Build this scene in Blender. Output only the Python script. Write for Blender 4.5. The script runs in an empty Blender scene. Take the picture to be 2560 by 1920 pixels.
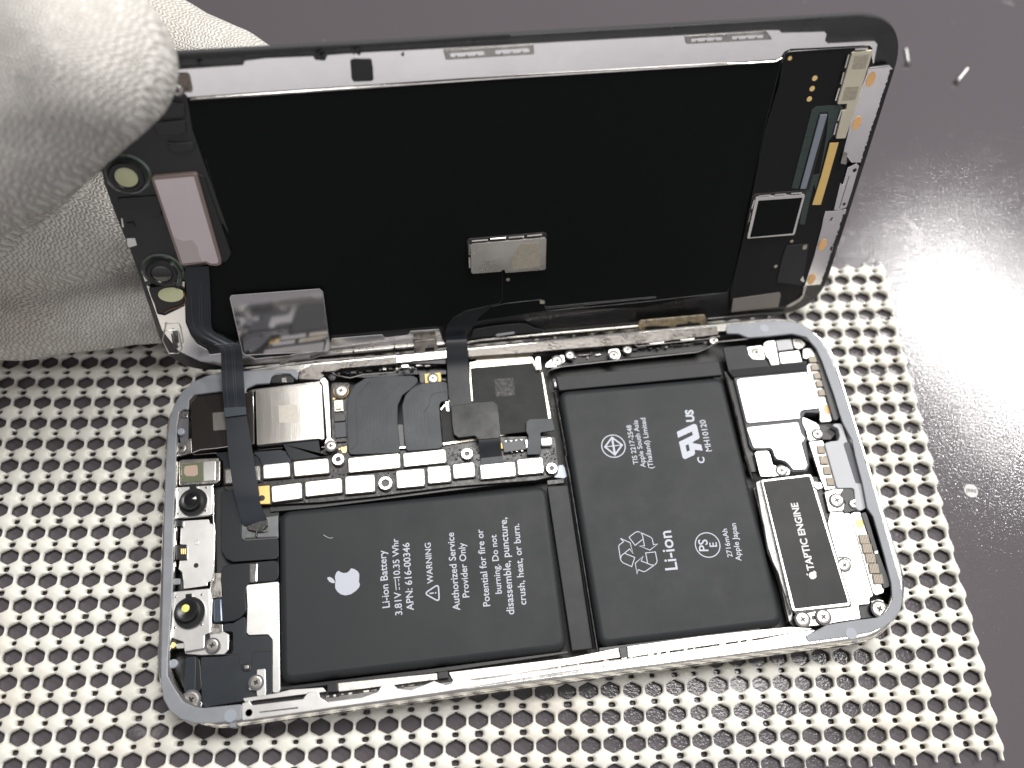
import bpy, bmesh, math, random
import numpy as np
from mathutils import Vector, Matrix
random.seed(7); rng = np.random.default_rng(5)
S = 0.001                                   # everything below is written in millimetres
scn = bpy.context.scene
col = scn.collection

# ------------------------------------------------------------------ camera
def rod(r):
    r = np.array(r, float); t = np.linalg.norm(r) + 1e-12; k = r / t
    K = np.array([[0, -k[2], k[1]], [k[2], 0, -k[0]], [-k[1], k[0], 0]])
    return np.eye(3) + math.sin(t) * K + (1 - math.cos(t)) * K @ K
FPX = 2118.276
RW = rod((2.71391327, -.161976256, .0904144291))
TC = np.array((-62.7612946, 61.2352628, 149.046087))
CAM = -RW.T @ TC                            # camera position, mm
cd = bpy.data.cameras.new('camera'); cam = bpy.data.objects.new('camera', cd); col.objects.link(cam)
cd.sensor_width = 36; cd.lens = 36 * FPX / 2560; cd.clip_start = .005; cd.clip_end = 20
Rc = np.diag([1, -1, -1]) @ RW              # world -> blender camera axes
M = Matrix([list(Rc.T[i]) + [CAM[i] * S] for i in range(3)] + [[0, 0, 0, 1]])
cam.matrix_world = M
cd.dof.use_dof = True; cd.dof.focus_distance = .164; cd.dof.aperture_fstop = 11
scn.camera = cam

# ------------------------------------------------------------------ world, lamp, exposure
w = bpy.data.worlds.new('World'); scn.world = w; w.use_nodes = True
nt = w.node_tree; nt.nodes.clear()
def N(t, ty, **kw):
    n = t.nodes.new(ty)
    for k, v in kw.items(): setattr(n, k, v)
    return n
def mth(t, op, a, b=None, c=None):
    n = N(t, 'ShaderNodeMath', operation=op)
    for i, v in enumerate((a, b, c)):
        if v is None: continue
        if isinstance(v, (int, float)): n.inputs[i].default_value = v
        else: t.links.new(v, n.inputs[i])
    return n.outputs[0]
out = N(nt, 'ShaderNodeOutputWorld'); bg = N(nt, 'ShaderNodeBackground'); nt.links.new(bg.outputs[0], out.inputs[0])
tc = N(nt, 'ShaderNodeTexCoord'); sp = N(nt, 'ShaderNodeSeparateXYZ'); nt.links.new(tc.outputs['Generated'], sp.inputs[0])
X, Y, Z = sp.outputs
# a repair room: grey walls, pale ceiling, a bright window wall behind the photographer
front = mth(nt, 'MULTIPLY', mth(nt, 'MAXIMUM', mth(nt, 'MULTIPLY', Y, -1.0), 0.0), 0.0)
rampn = N(nt, 'ShaderNodeValToRGB'); nt.links.new(mth(nt, 'MULTIPLY_ADD', Y, -.5, .5), rampn.inputs[0])
cr = rampn.color_ramp; cr.elements[0].position = 0; cr.elements[0].color = (.10, .10, .105, 1)
cr.elements[1].position = 1; cr.elements[1].color = (.86, .83, .84, 1)
for p_, c_ in ((.45, (.17, .165, .17, 1)), (.80, (.22, .21, .22, 1)), (.93, (.70, .675, .69, 1))):
    e = cr.elements.new(p_); e.color = c_
# ceiling patch: brighter overhead right, dark overhead left
up = mth(nt, 'SMOOTH_MAX', mth(nt, 'MULTIPLY', mth(nt, 'SUBTRACT', Z, .70), 1.6), 0.0, .05)
rt = mth(nt, 'MULTIPLY', up, mth(nt, 'SMOOTH_MIN', mth(nt, 'MAXIMUM', mth(nt, 'MULTIPLY_ADD', X, 1.1, .28), .0), 1.0, .05))
# window-like lattice added to the world as a reflection pattern for the glossy film
mask = mth(nt, 'MULTIPLY', mth(nt, 'LESS_THAN', Z, -.045), mth(nt, 'LESS_THAN', Y, -.75))
gx = mth(nt, 'ABSOLUTE', mth(nt, 'SUBTRACT', mth(nt, 'FRACT', mth(nt, 'MULTIPLY_ADD', X, 13, .30)), .5))
gz = mth(nt, 'ABSOLUTE', mth(nt, 'SUBTRACT', mth(nt, 'FRACT', mth(nt, 'MULTIPLY_ADD', Z, 21.0, .1)), .5))
bars = mth(nt, 'MAXIMUM', mth(nt, 'GREATER_THAN', gx, .42), mth(nt, 'GREATER_THAN', gz, .40))
beam = mth(nt, 'LESS_THAN', mth(nt, 'ABSOLUTE', mth(nt, 'ADD', X, .125)), .014)
dark = mth(nt, 'MULTIPLY', mask, mth(nt, 'MAXIMUM', mth(nt, 'MULTIPLY', bars, .6), mth(nt, 'MULTIPLY', beam, .95)))
keep = mth(nt, 'SUBTRACT', 1.0, dark)
mul = N(nt, 'ShaderNodeMix', data_type='RGBA', blend_type='ADD'); mul.inputs[0].default_value = 1
nt.links.new(rampn.outputs[0], mul.inputs[6])
cc = N(nt, 'ShaderNodeCombineColor'); 
for i in range(3): nt.links.new(mth(nt, 'MULTIPLY', rt, (1.0, .985, .95)[i]), cc.inputs[i])
nt.links.new(cc.outputs[0], mul.inputs[7])
nt.links.new(mul.outputs[2], bg.inputs[0]); nt.links.new(mth(nt, 'MULTIPLY', keep, 1.05), bg.inputs[1])

def area(name, loc, target, sx, sy, power, color):
    l = bpy.data.lights.new(name, 'AREA'); l.shape = 'RECTANGLE'; l.size = sx * S; l.size_y = sy * S
    l.energy = power; l.color = color
    o = bpy.data.objects.new(name, l); col.objects.link(o); o.location = Vector(loc) * S
    d = (Vector(target) - Vector(loc)); o.rotation_euler = d.to_track_quat('-Z', 'Y').to_euler()
    return o
area('ceiling_lamp', (495, 236, 400), (160, 40, 0), 200, 14, 2.1, (1, .985, .96))
area('bench_lamp', (160, 178, 520), (70, 40, 0), 430, 150, 3.5, (1, .98, .95))
vs = scn.view_settings; vs.view_transform = 'Standard'; vs.look = 'None'; vs.exposure = 0.0; vs.gamma = 1
scn.render.engine = 'CYCLES'
scn.cycles.max_bounces = 6; scn.cycles.diffuse_bounces = 3; scn.cycles.glossy_bounces = 4; scn.cycles.transmission_bounces = 6
scn.cycles.sample_clamp_indirect = 4

# ------------------------------------------------------------------ measured planes
# the housing's rim lies in z = 0; the opened screen has its own tilted plane
DR = rod((1.20379453, .0296714577, -.00054118445)); DO = np.array((1.80647901, 70.0193148, -2.28877328))
REG = dict(A=(0, 0, 2.765), B=(400, 800, 3.456), C=(800, 800, 3.456), D=(1200, 700, 3.456), E=(1740, 760, 3.95),
           F=(1740, 1140, 3.607), G=(380, 1200, 3.456), H=(380, 1440, 2.765), I=(1100, 1500, 2.765), J=(1780, 60, 3.95),
           K=(1780, 440, 3.95), L=(240, 380, 2.911), M=(760, 560, 2.765), N=(400, 60, 2.633), O=(1500, 700, 3.456),
           P=(1900, 0, 3.318), V=(0, 0, .8641), X=(0, 0, 1.0))
def px(r, x, y): a = REG[r]; return a[0] + x / a[2], a[1] + y / a[2]
def ray(x, y): return RW.T @ np.array([(x - 1280) / FPX, (y - 960) / FPX, 1.0])
def onb(p, z):                               # point of the photo at height z over the bench plane
    r = ray(*p); t = (z - CAM[2]) / r[2]; return CAM + t * r
def ond(p, h):                               # same, in the screen's own coordinates, height h over its inner face
    r = DR.T @ ray(*p); c = DR.T @ (CAM - DO); return c + (h - c[2]) / r[2] * r
def at(p, depth): return CAM + ray(*p) * depth
def d2w(l): return DR @ np.array(l) + DO
def w2d(p): return DR.T @ (np.array(p) - DO)

def pl(region, pts):
    o = []
    for p in pts:
        o.append(px(*p) if isinstance(p[0], str) else px(region, *p))
    return o

# ------------------------------------------------------------------ materials
def mat(name, color, rough=.5, metal=0, bump=0, bscale=800, var=0, vscale=120, coat=0, spec=.5, aniso=None, alpha=1, trans=0, sss=0, dust=0):
    m = bpy.data.materials.new(name); m.use_nodes = True; t = m.node_tree; b = t.nodes['Principled BSDF']
    b.inputs['Base Color'].default_value = (*color, 1); b.inputs['Roughness'].default_value = rough
    b.inputs['Metallic'].default_value = metal; b.inputs['Coat Weight'].default_value = coat
    b.inputs['Specular IOR Level'].default_value = spec; b.inputs['Alpha'].default_value = alpha
    b.inputs['Transmission Weight'].default_value = trans
    if sss: b.inputs['Subsurface Weight'].default_value = sss; b.inputs['Subsurface Radius'].default_value = (.002, .002, .0015); b.inputs['Subsurface Scale'].default_value = 1
    co = N(t, 'ShaderNodeTexCoord').outputs['Object']
    if aniso:
        mp = N(t, 'ShaderNodeMapping'); mp.inputs['Scale'].default_value = aniso; t.links.new(co, mp.inputs[0]); co2 = mp.outputs[0]
    else: co2 = co
    if bump:
        n = N(t, 'ShaderNodeTexNoise'); n.inputs['Scale'].default_value = bscale; n.inputs['Detail'].default_value = 3
        t.links.new(co2, n.inputs['Vector'])
        bm_ = N(t, 'ShaderNodeBump'); bm_.inputs['Strength'].default_value = bump; bm_.inputs['Distance'].default_value = .0001
        t.links.new(n.outputs[0], bm_.inputs['Height']); t.links.new(bm_.outputs[0], b.inputs['Normal'])
    if var:
        n = N(t, 'ShaderNodeTexNoise'); n.inputs['Scale'].default_value = vscale; n.inputs['Detail'].default_value = 6; n.inputs['Roughness'].default_value = .65
        t.links.new(co2, n.inputs['Vector'])
        r = N(t, 'ShaderNodeMapRange'); r.inputs[3].default_value = 1 - var; r.inputs[4].default_value = 1 + var
        r.inputs[1].default_value = .3; r.inputs[2].default_value = .7
        t.links.new(n.outputs[0], r.inputs[0])
        mx = N(t, 'ShaderNodeVectorMath', operation='SCALE'); mx.inputs[0].default_value = color
        t.links.new(r.outputs[0], mx.inputs['Scale']); t.links.new(mx.outputs[0], b.inputs['Base Color'])
        r2 = N(t, 'ShaderNodeMapRange'); r2.inputs[1].default_value = .3; r2.inputs[2].default_value = .7
        r2.inputs[3].default_value = max(rough * (1 - var), .03); r2.inputs[4].default_value = min(rough * (1 + var), 1)
        t.links.new(n.outputs[0], r2.inputs[0]); t.links.new(r2.outputs[0], b.inputs['Roughness'])
        if dust:                             # sparse lint specks lying on the surface
            vo = N(t, 'ShaderNodeTexVoronoi'); vo.inputs['Scale'].default_value = 330; t.links.new(co, vo.inputs['Vector'])
            sc_ = N(t, 'ShaderNodeSeparateColor'); t.links.new(vo.outputs['Color'], sc_.inputs[0])
            k_ = mth(t, 'MULTIPLY', mth(t, 'LESS_THAN', vo.outputs['Distance'], mth(t, 'MULTIPLY', sc_.outputs[1], .06)), mth(t, 'GREATER_THAN', sc_.outputs[0], .93))
            mm = N(t, 'ShaderNodeMix', data_type='RGBA'); t.links.new(mth(t, 'MULTIPLY', k_, dust), mm.inputs[0]); t.links.new(mx.outputs[0], mm.inputs[6]); mm.inputs[7].default_value = (.5, .48, .45, 1)
            t.links.new(mm.outputs[2], b.inputs['Base Color'])
    return m
m_steel = mat('polished_steel', (.80, .78, .75), .16, 1, .12, 900, .18, 260)
m_steelr = mat('worn_steel', (.40, .385, .36), .30, 1, .4, 1500, .3, 400)
m_ledge = mat('shaded_worn_ledge', (.15, .14, .13), .36, .9, .5, 1500, .45, 350)  # worn steel, its colour darkened for the shade the raised screen throws here
m_pad = mat('nickel_spring_pad', (.34, .30, .25), .5, .45, .1, 900)
m_screw = mat('screw_steel', (.40, .38, .35), .32, .8, .1, 900)
m_plate = mat('satin_steel_plate', (.76, .75, .73), .36, 1, .05, 900, .06, 150)
m_brush = mat('brushed_steel', (.52, .50, .47), .24, 1, .10, 900, .05, 160, aniso=(7, .10, 1))
m_cream = mat('nickel_foil', (.88, .82, .68), .38, 1, .05, 900, .05, 150)
m_gask = mat('grey_gasket', (.205, .215, .235), .42, 0, .12, 900, .12, 160, coat=.1)
m_gdot = mat('gasket_glue', (.27, .29, .33), .4)
m_bat = mat('black_battery_foil', (.0185, .0205, .0225), .54, 0, .06, 3500, .10, 120, spec=.28, dust=.5)
m_tape = mat('dark_tape', (.024, .025, .027), .52, 0, .1, 1500, .10, 200, spec=.28)
m_lid = mat('processor_black', (.008, .0085, .009), .5, 0, .05, 2000, .1, 200, spec=.22, dust=.3)
m_flex = mat('slate_flex_cable', (.017, .021, .027), .42, 0, .04, 900, .10, 150, spec=.35)
m_flexd = mat('black_flex_cable', (.010, .012, .015), .42, 0, .05, 900, .10, 150, spec=.3)
m_flexl = mat('flex_trace', (.055, .062, .074), .35)
m_mlid = mat('motor_lid_black', (.013, .013, .014), .5, 0, .05, 2500, .08, 200, spec=.3, dust=.3)
m_black = mat('black_plastic', (.010, .010, .011), .35, 0, .1, 900)
m_pcb = mat('black_circuit_board', (.022, .020, .018), .38, 0, .7, 1600, .35, 900)
m_floor = mat('housing_floor_black', (.012, .012, .013), .5, 0, .2, 900)
m_oled = mat('matte_black_foil', (.0045, .0055, .0055), .55, 0, .05, 2500, .1, 300, spec=.10, dust=.25)
m_dboard = mat('screen_board_black', (.012, .012, .013), .5, 0, .1, 2500, .1, 300, spec=.16)
m_line = mat('foil_edge_grey', (.10, .10, .10), .35, .6)
m_sens = mat('sensor_bracket_black', (.016, .016, .018), .42, 0, .1, 900)
m_glassb = mat('glass_bezel_black', (.012, .012, .013), .30, 0, .4, 700, .2, 200, coat=.3)
m_glasse = mat('glass_edge_grey', (.06, .06, .062), .2, 0, 0, coat=.6)
m_strip = mat('polished_frame_plate', (.90, .885, .885), .20, 1, .04, 300, .08, 60)
m_gold = mat('gold_pad', (.95, .68, .28), .40, .5, .05, 900)
m_gold2 = mat('gold_bar', (.80, .56, .20), .5, .25, .05, 900)
m_orange = mat('copper_glue_dot', (.78, .46, .20), .5)
m_creamp = mat('cream_shield', (.62, .58, .45), .40, .3, .05, 900, .05, 200)
m_code = mat('etched_patch', (.42, .38, .30), .55, .3, .2, 3000, .25, 2500)
m_code2 = mat('etched_patch_steel', (.40, .38, .34), .45, .85, .2, 3000, .15, 2500)
m_codeb = mat('etched_patch_dark', (.022, .022, .022), .6, 0, .2, 3000, .5, 2800)
m_print = mat('light_grey_ink', (.42, .44, .50), .5)
m_white = mat('white_ink', (.58, .58, .58), .5)
m_lilac = mat('ear_speaker_lid', (.70, .62, .63), .30, .75, .03, 500, .04, 60)
m_stain = mat('speaker_lid_residue', (.50, .45, .45), .4, .5)
m_bronze = mat('speaker_rim', (.28, .22, .20), .35, .7)
m_lens = mat('lens_black', (.004, .004, .005), .08, 0, coat=1)
m_lensr = mat('lens_ring_black', (.010, .010, .011), .28, 0)
m_yell = mat('pale_yellow_filter', (.66, .68, .42), .3)
m_yellb = mat('yellow_green_filter', (.70, .74, .20), .15, coat=1)
m_green = mat('dark_green_flex', (.030, .050, .045), .35, 0, .3, 1500, .3, 800, aniso=(.3, 5, 1))
m_bluebar = mat('blue_grey_chip', (.26, .29, .34), .3, .4)
m_grey = mat('grey_plastic_port', (.36, .37, .39), .45, 0, .05, 600, .05, 120)
m_greyd = mat('dark_grey_foam_and_gap_shade', (.09, .09, .10), .7)
m_chip = mat('chip_black', (.016, .019, .026), .4)
m_glassg = mat('sensor_window', (.16, .18, .11), .12, .2, coat=1)
m_pink = mat('sensor_pink', (.42, .31, .25), .3)
m_film = mat('clear_glossy_film', (.50, .49, .50), .05, .9, .02, 40)
m_resid = mat('green_clear_gel', (.055, .075, .058), .12, 0, 1.5, 500, .5, 300, coat=1)
m_brown = mat('brown_ink', (.30, .20, .12), .5)
m_wall = mat('cast_wall_white', (.74, .71, .66), .35, .7, .5, 1400, .15, 500)
m_mark = mat('dark_ink', (.06, .06, .06), .5)

# ------------------------------------------------------------------ object helpers
def tag(o, label, cat, group=None, kind=None):
    if label: o['label'] = label
    if cat: o['category'] = cat
    if group: o['group'] = group
    if kind: o['kind'] = kind
    return o
HB = np.array((71, 34, -6.8))               # base of the housing thing
phone = bpy.data.objects.new('phone_housing', None); col.objects.link(phone); phone.location = Vector(HB) * S
tag(phone, 'silver phone housing lying open with two black batteries and bare circuit board', 'phone housing')
screen = bpy.data.objects.new('phone_screen', None); col.objects.link(screen)
screen.matrix_world = Matrix([list(DR[i]) + [DO[i] * S] for i in range(3)] + [[0, 0, 0, 1]])
tag(screen, 'lifted phone screen standing open, black inner side with ribbon cables showing', 'phone screen')
phone.empty_display_size = screen.empty_display_size = .01
def link(name, verts, faces, m, parent, frame='b', smooth=35):
    """verts in mm: world for frame b, screen-local for frame d"""
    V = np.array(verts, float)
    if parent is not None:
        if frame == 'b' and root_of(parent) is phone: V = V - HB
        elif frame == 'b' and root_of(parent) is screen: V = (V - DO) @ DR
    me = bpy.data.meshes.new(name); me.from_pydata((V * S).tolist(), [], faces); me.materials.append(m)
    bm = bmesh.new(); bm.from_mesh(me); bmesh.ops.remove_doubles(bm, verts=bm.verts, dist=1e-7)
    bmesh.ops.recalc_face_normals(bm, faces=bm.faces); bm.to_mesh(me); bm.free()
    me.set_sharp_from_angle(angle=math.radians(smooth)); me.polygons.foreach_set('use_smooth', [len(p.vertices) == 4 for p in me.polygons]); me.update()
    o = bpy.data.objects.new(name, me); col.objects.link(o)
    if parent is not None: o.parent = parent
    return o
def root_of(o):
    while o.parent: o = o.parent
    return o
def area2(P): return .5 * sum(P[i][0] * P[(i + 1) % len(P)][1] - P[(i + 1) % len(P)][0] * P[i][1] for i in range(len(P)))
def fillet(P, r, seg=4):
    n = len(P); out = []
    if r <= 0: return [np.array(p[:2], float) for p in P]
    for i in range(n):
        a, b, c = (np.array(P[j % n][:2], float) for j in (i - 1, i, i + 1))
        u, v = a - b, c - b; lu, lv = np.linalg.norm(u), np.linalg.norm(v)
        if lu < 1e-6 or lv < 1e-6: continue
        u /= lu; v /= lv; ang = math.acos(max(-1, min(1, float(u @ v))))
        if ang > math.radians(172): out.append(b); continue
        d = min(r / max(math.tan(ang / 2), .05), lu * .46, lv * .46)
        for k in range(seg + 1):
            t = k / seg; out.append((1 - t) ** 2 * (b + u * d) + 2 * t * (1 - t) * b + t * t * (b + v * d))
    return out
def inset(P, d):
    n = len(P); o = []
    for i in range(n):
        a, b, c = P[i - 1], P[i], P[(i + 1) % n]
        e1, e2 = b - a, c - b; l1, l2 = np.linalg.norm(e1) + 1e-9, np.linalg.norm(e2) + 1e-9
        n1 = np.array((-e1[1], e1[0])) / l1; n2 = np.array((-e2[1], e2[0])) / l2
        s = n1 + n2; q = s @ s
        o.append(b + s * (2 * d / max(q, .8)) if q > 1e-6 else b)
    return o
def tri_cap(P2, z, idx0, flip=False):
    bm = bmesh.new(); vs_ = [bm.verts.new((p[0], p[1], 0)) for p in P2]
    f = bm.faces.new(vs_); f.normal_update(); bmesh.ops.triangulate(bm, faces=[f], ngon_method='EAR_CLIP')
    bm.verts.index_update(); r = [[idx0 + v.index for v in f.verts] for f in bm.faces]; bm.free(); return r
def solid(P2, ztop, t, bev=.08, segs=2):
    P = [np.array(p[:2], float) for p in P2]
    Q = []
    for p in P:
        if not Q or np.linalg.norm(p - Q[-1]) > 1e-3: Q.append(p)
    if np.linalg.norm(Q[0] - Q[-1]) < 1e-3: Q.pop()
    P = Q
    if area2(P) < 0: P = P[::-1]
    n = len(P); V = []; F = []
    rings = [(0, ztop - t)]
    bev = min(bev, t * .9)
    if bev > 0:
        for k in range(segs + 1):
            a = k / segs * math.pi / 2; rings.append((bev * (1 - math.cos(a)), ztop - bev + bev * math.sin(a)))
    else: rings.append((0, ztop))
    for d, z in rings:
        for p in (inset(P, d) if d > 0 else P): V.append((p[0], p[1], z))
    for k in range(len(rings) - 1):
        for i in range(n):
            a, b = k * n + i, k * n + (i + 1) % n; F.append((a, b, b + n, a + n))
    k = len(rings) - 1
    F += tri_cap([V[k * n + i] for i in range(n)], 0, k * n)
    F += [f[::-1] for f in tri_cap([V[i] for i in range(n)], 0, 0)]
    return V, F
def slab(name, region, pts, z, t, m, parent=None, r=.3, bev=.08, segs=2, fr='b'):
    parent = parent or (phone if fr == 'b' else screen)
    P = [(onb if fr == 'b' else ond)(p, z) for p in pl(region, pts)]
    V, F = solid(fillet(P, r), z, t, bev, segs)
    return link(name, V, F, m, parent, fr)
def dslab(name, region, pts, z, t, m, parent=None, **k): return slab(name, region, pts, z, t, m, parent, fr='d', **k)
def lathe_vf(c, prof, n=28, ax=None, knurl=0):
    V = []; F = []
    for j, (r, z) in enumerate(prof):
        for i in range(n):
            a = 2 * math.pi * i / n; rr = r * (1 + (knurl if i % 2 else 0))
            V.append((c[0] + rr * math.cos(a), c[1] + rr * math.sin(a), c[2] + z))
    for j in range(len(prof) - 1):
        for i in range(n):
            a, b = j * n + i, j * n + (i + 1) % n; F.append((a, b, b + n, a + n))
    F.append(tuple(range(n))[::-1]); F.append(tuple((len(prof) - 1) * n + i for i in range(n)))
    return V, F
def disc(name, region, c, r, z, t, m, parent=None, fr='b', bev=.08, n=28, prof=None, knurl=0, smooth=35):
    parent = parent or (phone if fr == 'b' else screen)
    p = (onb if fr == 'b' else ond)(px(region, *c), z)
    prof = prof or [(r, -t), (r, -bev), (r - bev * .3, -bev * .3), (r - bev, 0)]
    V, F = lathe_vf((p[0], p[1], z), prof, n, knurl=knurl)
    return link(name, V, F, m, parent, fr, smooth)
def ellipse_d(name, region, c, rx, ry, z, t, m, parent=None, rot=0, fr='d'):
    parent = parent or (phone if fr == 'b' else screen)
    p = (onb if fr == 'b' else ond)(px(region, *c), z)
    P = [(p[0] + rx * math.cos(a) * math.cos(rot) - ry * math.sin(a) * math.sin(rot), p[1] + rx * math.cos(a) * math.sin(rot) + ry * math.sin(a) * math.cos(rot)) for a in [2 * math.pi * i / 24 for i in range(24)]]
    V, F = solid(P, z, t, min(.02, t * .5), 1); return link(name, V, F, m, parent, fr)
def cross_pts(c, s, rot=.3):
    o = []; a_, b_ = s, s * .30
    for k in range(4):
        for (x, y) in ((a_, -b_), (a_, b_), (b_, b_)):
            t = k * math.pi / 2 + rot; o.append((c[0] + x * math.cos(t) - y * math.sin(t), c[1] + x * math.sin(t) + y * math.cos(t)))
    return o
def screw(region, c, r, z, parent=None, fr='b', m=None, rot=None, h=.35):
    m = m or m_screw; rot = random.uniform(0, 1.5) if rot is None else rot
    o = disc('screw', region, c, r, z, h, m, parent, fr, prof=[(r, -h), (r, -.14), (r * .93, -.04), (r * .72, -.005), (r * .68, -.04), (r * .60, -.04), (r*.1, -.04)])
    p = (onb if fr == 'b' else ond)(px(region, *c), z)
    bmj(o, solid(circ(p, r * 1.2, 24), z - .14, h - .1, 0), m_greyd, fr)  # dark disc painted in as the shadow ring around the head
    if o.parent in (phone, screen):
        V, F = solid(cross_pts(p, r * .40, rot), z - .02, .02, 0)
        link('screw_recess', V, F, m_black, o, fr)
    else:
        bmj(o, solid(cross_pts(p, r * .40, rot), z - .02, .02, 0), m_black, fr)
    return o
def bmj(o, vf, m, fr):                       # add more geometry to an existing mesh
    V = np.array(vf[0], float)
    if fr == 'b' and root_of(o) is phone: V = V - HB
    if fr == 'b' and root_of(o) is screen: V = (V - DO) @ DR
    me = o.data; idx = len(me.materials)
    if m.name in [x.name for x in me.materials]: idx = [x.name for x in me.materials].index(m.name)
    else: me.materials.append(m)
    bm = bmesh.new(); bm.from_mesh(me); vs_ = [bm.verts.new(v) for v in (V * S)]
    for f in vf[1]:
        try: nf = bm.faces.new([vs_[i] for i in f]); nf.material_index = idx; nf.smooth = False
        except ValueError: pass
    bm.to_mesh(me); bm.free()
def tube_vf(P, r, n=6, flat=None):
    P = [np.array(p, float) for p in P]; V = []; F = []
    for i, p in enumerate(P):
        d = P[min(i + 1, len(P) - 1)] - P[max(i - 1, 0)]; d /= np.linalg.norm(d) + 1e-9
        u = np.cross(d, (0, 0, 1.0)); u /= np.linalg.norm(u) + 1e-9; v = np.cross(u, d)
        rr = r[i] if isinstance(r, (list, tuple)) else r
        for k in range(n):
            a = 2 * math.pi * k / n + math.pi / n; V.append(p + u * math.cos(a) * rr + v * math.sin(a) * rr)
    for i in range(len(P) - 1):
        for k in range(n):
            a, b = i * n + k, i * n + (k + 1) % n; F.append((a, b, b + n, a + n))
    F.append(tuple(range(n))[::-1]); F.append(tuple((len(P) - 1) * n + k for k in range(n)))
    return V, F
def smoothline(P, k=4):
    P = [np.array(p, float) for p in P]; o = []
    for i in range(len(P) - 1):
        a, b, c, d = P[max(i - 1, 0)], P[i], P[i + 1], P[min(i + 2, len(P) - 1)]
        for j in range(k):
            t = j / k; o.append(.5 * ((2 * b) + (c - a) * t + (2 * a - 5 * b + 4 * c - d) * t * t + (3 * b - a - 3 * c + d) * t ** 3))
    o.append(P[-1]); return o
def wire(name, region, pts, z, r, m, parent=None, fr='b', sm=False):
    parent = parent or (phone if fr == 'b' else screen)
    P = [(onb if fr == 'b' else ond)(p, z) for p in pl(region, pts)]
    if sm: P = smoothline(P)
    V, F = tube_vf(P, r); return link(name, V, F, m, parent, fr, 60)
def ribbon(name, rows, t, m, parent, sub=4):
    """rows: (left world pt, right world pt); smooth strip of thickness t"""
    A = smoothline([r[0] for r in rows], sub); Bq = smoothline([r[1] for r in rows], sub); V = []; F = []
    n = len(A)
    for i in range(n):
        d = A[min(i + 1, n - 1)] - A[max(i - 1, 0)] + Bq[min(i + 1, n - 1)] - Bq[max(i - 1, 0)]
        nn = np.cross(Bq[i] - A[i], d); nn /= np.linalg.norm(nn) + 1e-9
        if nn @ (CAM - A[i]) < 0: nn = -nn
        V += [A[i], Bq[i], Bq[i] - nn * t, A[i] - nn * t]
    for i in range(n - 1):
        for k in range(4):
            a, b = i * 4 + k, i * 4 + (k + 1) % 4; F.append((a, b, b + 4, a + 4))
    F.append((0, 1, 2, 3)); F.append(tuple((n - 1) * 4 + k for k in range(4)))
    return link(name, V, F, m, parent, 'b', 50)
def text_vf(body, a, b, z, bold=0, hscale=1.0, italic=0):
    """lettering whose baseline runs from world point a to b (xy, mm)"""
    cu = bpy.data.curves.new('t', 'FONT'); cu.body = body; cu.size = 1; cu.offset = bold; cu.resolution_u = 3
    o = bpy.data.objects.new('t', cu); col.objects.link(o); bpy.context.view_layer.update()
    dg = bpy.context.evaluated_depsgraph_get(); me = bpy.data.meshes.new_from_object(o.evaluated_get(dg))
    V = np.array([v.co[:] for v in me.vertices]); F = [tuple(p.vertices) for p in me.polygons]
    bpy.data.objects.remove(o); bpy.data.curves.remove(cu); bpy.data.meshes.remove(me)
    a, b = np.array(a[:2]), np.array(b[:2]); L = np.linalg.norm(b - a); u = (b - a) / L; v = np.array((-u[1], u[0]))
    x0, x1 = V[:, 0].min(), V[:, 0].max(); s = L / (x1 - x0)
    W_ = a + np.outer((V[:, 0] - x0) * s, u) + np.outer(V[:, 1] * s * hscale, v)
    return [(p[0], p[1], z) for p in W_], F
def join(parts):
    V = []; F = []
    for v, f in parts:
        k = len(V); V += [tuple(p) for p in v]; F += [tuple(i + k for i in q) for q in f]
    return V, F
def texts(name, lines, z, m, parent, fr='b', bold=0, hs=1.0):
    vf = []
    for (s, r, a, b, *o) in lines:
        f_ = onb if fr == 'b' else ond
        vf.append(text_vf(s, f_(px(r, *a), z), f_(px(r, *b), z), z, o[0] if o else bold, o[1] if len(o) > 1 else hs))
    V, F = join(vf); return link(name, V, F, m, parent, fr)
def flatpoly(P2, z): # thin printed mark
    P = [np.array(p[:2], float) for p in P2]
    if area2(P) < 0: P = P[::-1]
    return [(p[0], p[1], z) for p in P], tri_cap(P, 0, 0)
def strip2(P, w, z, closed=False):           # printed stroke along 2D points
    P = [np.array(p[:2], float) for p in P]; n = len(P); L = []; Rr = []
    for i in range(n):
        a = P[(i - 1) % n] if closed or i else P[i]; c = P[(i + 1) % n] if closed or i < n - 1 else P[i]
        d1 = P[i] - a; d2 = c - P[i]; l1, l2 = np.linalg.norm(d1), np.linalg.norm(d2)
        d1 = d1 / l1 if l1 > 1e-9 else d2 / l2; d2 = d2 / l2 if l2 > 1e-9 else d1
        n1 = np.array((-d1[1], d1[0])); n2 = np.array((-d2[1], d2[0])); s = n1 + n2; s = s * (2 / max(s @ s, .5))
        L.append(P[i] + s * w / 2); Rr.append(P[i] - s * w / 2)
    V = [(p[0], p[1], z) for p in L + Rr]; F = []
    for i in range(n if closed else n - 1):
        j = (i + 1) % n; F.append((i, j, n + j, n + i))
    return V, F
def circ(c, r, n=40): return [(c[0] + r * math.cos(2 * math.pi * i / n), c[1] + r * math.sin(2 * math.pi * i / n)) for i in range(n)]

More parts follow.
